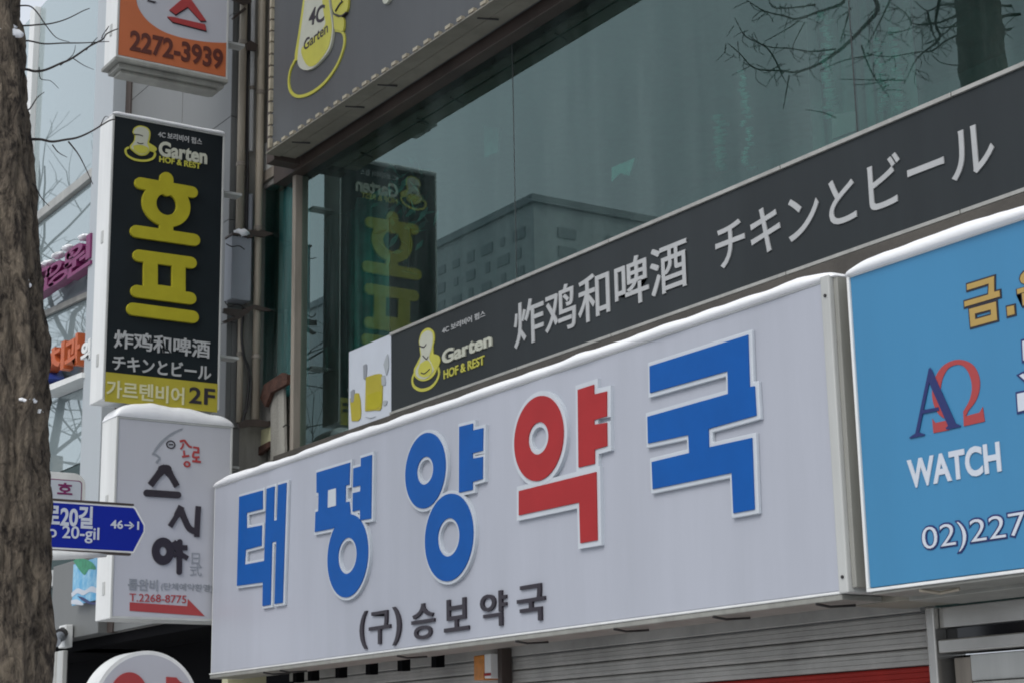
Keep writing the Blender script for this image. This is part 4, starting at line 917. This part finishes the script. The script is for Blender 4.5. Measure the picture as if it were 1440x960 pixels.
# ... and the ones that hang towards the wall and show in the window
o5, s5 = (1020, 0), .29167
B2 = [([(0, 215), (60, 270), (150, 330), (250, 355), (350, 345), (440, 315), (530, 250), (610, 200), (680, 130), (710, 60), (720, -40)], .020), ([(30, 95), (110, 170), (200, 240), (300, 345)], .008), ([(70, 0), (170, 60), (260, 92), (360, 85), (450, 60), (540, 30), (590, -30)], .015), ([(120, 165), (220, 215), (330, 230), (430, 240), (510, 250)], .008),
      ([(650, 225), (700, 290), (750, 370), (800, 465)], .009), ([(880, 400), (950, 270), (1010, 200), (1040, 100), (1060, -20)], .016), ([(700, 250), (800, 270), (900, 265), (1000, 245), (1100, 180), (1200, 150), (1300, 155), (1400, 130)], .013), ([(320, 360), (300, 450), (290, 520)], .007), ([(200, 0), (260, 25), (350, 30), (450, 15)], .009),
      ([(820, 0), (870, 65), (930, 105), (1050, 100), (1150, 60), (1250, 40), (1400, 20)], .013), ([(480, 330), (600, 280), (680, 280)], .006), ([(780, 0), (740, 120), (700, 220)], .009), ([(560, 380), (720, 375), (890, 380)], .006), ([(980, 60), (980, 180), (1010, 220)], .010), ([(1080, 0), (1130, 60), (1220, 100), (1300, 90), (1420, 70)], .016),
      ([(210, 190), (300, 140), (370, 95)], .006), ([(780, 158), (860, 150), (960, 120), (1060, 130), (1200, 110)], .008), ([(560, 200), (580, 130), (600, 40)], .008), ([(380, 110), (350, 190), (330, 240)], .005), ([(900, 10), (960, 60), (1010, 40), (1100, 30), (1200, 0)], .012), ([(1020, 250), (1060, 300), (1120, 330)], .006), ([(590, 420), (700, 400), (820, 380)], .005), ([(1240, 20), (1160, 80), (1050, 170), (960, 220)], .011), ([(40, 210), (80, 290)], .004), ([(1250, 160), (1250, 240)], .006), ([(410, 520), (460, 550), (510, 580)], .006)]
rnd = random.Random(21)
for pts, r in B2:
    up_end = pts[-1][0] > pts[0][0] if abs(pts[-1][0]-pts[0][0]) > abs(pts[-1][1]-pts[0][1]) else pts[-1][1] < pts[0][1]
    trace(tb_, pts[::-1] if up_end else pts, TP, r*.8, .0025, o5, s5, True, .05)
    for (xa, ya), (xb_, yb_) in zip(pts, pts[1:]):
        for k_ in range(4):
            t = rnd.random(); x_, y_ = xa+(xb_-xa)*t, ya+(yb_-ya)*t; an = rnd.uniform(.2, 2.9); L_ = rnd.uniform(35, 120)
            if r > .007 and rnd.random() < .75:
                trace(tb_, [(x_, y_), (x_+L_*.5*math.cos(an), y_+L_*.45*math.sin(an)), (x_+L_*math.cos(an)+rnd.uniform(-20, 20), y_+L_*math.sin(an)*.9)], TP, .0030, .0015, o5, s5, True, .03)
tb_.build('twigs', 'twig', tr)['kind'] = 'stuff'
# snow caught on the trunk
def trunk_snow(px, py, r, seed, lab):
    p = TP.at(px, py); i = min(range(len(path)), key=lambda k: abs(path[k].z-p.z)); c = path[i]; R_ = rads[i]+.012
    v = ray(px, py); a_ = v.x**2+v.y**2; b_ = -2*(v.x*c.x+v.y*c.y); c_ = c.x**2+c.y**2-R_**2
    t = (-b_-math.sqrt(max(0, b_*b_-4*a_*c_)))/(2*a_); q_ = v*t+Vector((0, 0, CAMZ))
    rn_ = random.Random(seed); cl = MB(); inw = Vector((c.x-q_.x, c.y-q_.y, 0)).normalized()
    for k_ in range(7):
        f_ = rn_.uniform(.25, .5); bb_ = blob(q_+inw*.010+Vector((rn_.uniform(-.2, .2)*r[0], rn_.uniform(-.8, .8)*r[1], rn_.uniform(-.7, .7)*r[2])), (r[0]*f_*.9, r[1]*f_, r[2]*f_), seed+k_, 7); cl.add(bb_.v, bb_.f)
    tag(cl.build('snow', 'snow', None, smooth=True), lab, 'snow', 'snow caught on the tree trunk')
trunk_snow(6, 38, (.04, .085, .045), 1.2, 'uppermost snow patch in a bark fork near the top of the trunk')
trunk_snow(40, 398, (.022, .022, .03), 5.1, 'small snow patch on the trunk beside the magenta letters')
trunk_snow(42, 561, (.028, .045, .024), 7.7, 'widest snow patch on the trunk beside the sushi sign top')
trunk_snow(62, 578, (.02, .022, .014), 2.9, 'tiny snow patch at the trunk edge just below the widest one')

# a second tree further down the street, seen in the pale glass
t2 = thing('street_tree', 'second bare street tree reflected in the pale glass wall', 'tree', (-24, 2.6, 0))
pp = [Vector((-24+.05*math.sin(i*.4), 2.6, i*.25)) for i in range(25)]
bark_trunk(pp, [.2-.003*i for i in range(25)], 20).build('trunk', 'bark', t2, smooth=True)
lb = MB(); rnd = random.Random(11)
for a in range(9):
    q = a*2*math.pi/9; grow(lb, pp[-1-a], Vector((math.cos(q), math.sin(q), .9)), rnd.uniform(2.2, 3.0), .07, 4, rnd, .0)
lb.build('crown', 'twig', t2)['kind'] = 'stuff'

# ------------------------------------------------------------------ what hangs behind the glass
def strand(px, py0, py1, lab, mt='bead', n=26, wd=.03):
    d = 6.1; pl = PY(d); a, b = pl.at(px, py0), pl.at(px, py1); bm_ = MB()
    for i in range(n):
        z_ = a.z+(b.z-a.z)*i/(n-1); r = wd*(.5+.5*random.random())
        c = Vector((a.x+random.uniform(-.02, .02), d+random.uniform(-.02, .02), z_)); h = abs(b.z-a.z)/n*.55
        bm_.add([c+Vector((r, 0, 0)), c+Vector((0, r, 0)), c+Vector((-r, 0, 0)), c+Vector((0, -r, 0)), c+Vector((0, 0, h)), c+Vector((0, 0, -h))], [(0, 1, 4), (1, 2, 4), (2, 3, 4), (3, 0, 4), (1, 0, 5), (2, 1, 5), (3, 2, 5), (0, 3, 5)])
    o = bm_.build('bead_strand', mt, None); tag(o, lab, 'hanging beads', 'bead strands hanging behind the window'); return o
strand(1011, 165, 240, 'short bead strand behind the window left of the reflected branches', wd=.045)
strand(1045, 100, 240, 'long bead strand behind the window under the lowest reflected branch', wd=.04)
strand(1160, 20, 175, 'bead strand behind the window in the middle of the reflected branches', wd=.05)
strand(1236, 55, 160, 'bead strand behind the window right of the seam', wd=.035)
strand(1258, 40, 165, 'rightmost bead strand behind the window under the reflected branches', wd=.045)
def panel(nm, lab, cat, d, pts, mt, t_=.02):
    pl = PY(d); o = MB().prism(poly(pl, pts), pl, -t_, 0).build(nm, mt, None); return tag(o, lab, cat)
def drape(lab, px0, px1, py0, py1, d, mt):
    pl = PY(d); a, b = pl.at(px0, py0), pl.at(px1, py1); n_ = 60; vs = []; fs = []
    for i in range(n_+1):
        x_ = a.x+(b.x-a.x)*i/n_; y_ = d+.025*math.sin(i*.9+.6*math.sin(i*.31))+.05*math.sin(i*.23)
        for z_ in (a.z, (a.z+b.z)/2, b.z): vs.append((x_+.02*math.sin(i+z_), y_, z_))
    for i in range(n_):
        for k_ in (0, 1): fs.append((i*3+k_, i*3+k_+1, i*3+k_+4, i*3+k_+3))
    tag(MB().add(vs, fs).build('curtain', mt, None, smooth=True), lab, 'curtain', 'curtains hanging behind the big window')
drape('wide sheer teal curtain behind the reflected branches', 1130, 1290, -60, 260, 6.5, 'drape')
drape('deep teal curtain behind the lower left corner of the big window', 426, 540, 330, 660, 6.0, 'deep_drape')
panel('cushion_back', 'pale teal chair back behind the lower left window corner', 'chair back', 5.9, [(432, 492), (458, 488), (458, 522), (432, 530)], 'bead')
panel('paper_notice', 'beige paper notice stuck inside the window near the banner', 'notice', 5.6, [(1170, 162), (1203, 156), (1203, 184), (1170, 196)], 'concrete')
panel('glint_patch', 'small teal patch imitating a glint behind the window between the roofs reflected', 'glint patch', 6.0, [(860, 236), (893, 222), (885, 248), (872, 244), (860, 256)], 'room_teal')  # irregular teal patch imitates a glint in the window
panel('glow_patch', 'pale teal patch imitating a soft glow behind the window near its upper left seam', 'glow patch', 6.2, [(680, 178), (702, 180), (700, 214), (681, 222)], 'room_teal')  # flat teal patch, a soft glow put into colour
pt = thing('potted_plant', 'green plant behind the glass over the reflected sign', 'plant', tuple(PY(6.0).at(572, 290)))
fb = MB(); rn = random.Random(3); pc = PY(6.0).at(575, 285)
for i in range(90):
    c = pc + Vector((rn.gauss(0, .14), rn.gauss(0, .08), rn.gauss(0, .17))); a = Vector((rn.uniform(-1, 1), rn.uniform(-1, 1), rn.uniform(-1, 1))).normalized()*.07; bb_ = a.cross(Vector((rn.random(), rn.random(), 1))).normalized()*.02
    fb.add([c-a, c+bb_, c+a, c-bb_], [(0, 1, 2, 3)])
fb.build('leaves', 'room_teal', pt); MB().tube([pc+Vector((0, 0, -.5)), pc+Vector((.02, 0, -.1)), pc+Vector((0, .02, .15))], .012, .006, 6).build('stem', 'twig', pt)

# ------------------------------------------------------------------ across the street: tower seen in the window
S = 4.6; YB = 2*GY-31*S; XB = -45.75*S; ZB = 17.95*S+1.65
tw = thing('apartment_tower', 'tall pale apartment tower reflected in the big window', 'building', (XB-20, YB-20, 0))
MB().box(XB-95, XB, YB-60, YB, 0, ZB).build('body', 'tower', tw)
MB().box(XB-95.6, XB+.6, YB-60.6, YB+.6, ZB+.02, ZB+1.2).build('parapet', 'tower_dark', tw)
wm = MB().box(-1.3, 1.3, 0, .25, -.8, .8).build('window', 'tower_dark', tw); wm.location = Vector((XB-5, YB-.05, ZB-3))-ORG[tw.name]; ORG[wm.name] = ORG[tw.name]
for v in wm.data.vertices: v.co += ORG[tw.name]*1.0 - Vector((0, 0, 0))*0
first = True
for r in range(9):
    for c in range(13):
        if first: o_ = wm; first = False
        else: o_ = wm.copy(); C.objects.link(o_)
        o_.parent = tw; o_.location = Vector((XB-4-c*4.6+rnd.uniform(-.3, .3), YB-.05, ZB-4-r*3.0))-ORG[tw.name]; o_.scale = (rnd.choice((.45, .8, 1, 1.25)), 1, rnd.choice((.8, 1, 1.1)))
for r in range(9):
    for c in range(4):
        o_ = wm.copy(); C.objects.link(o_); o_.parent = tw; o_.rotation_euler = (0, 0, -math.pi/2); o_.location = Vector((XB-.05, YB-6-c*9, ZB-4-r*3.0))-ORG[tw.name]
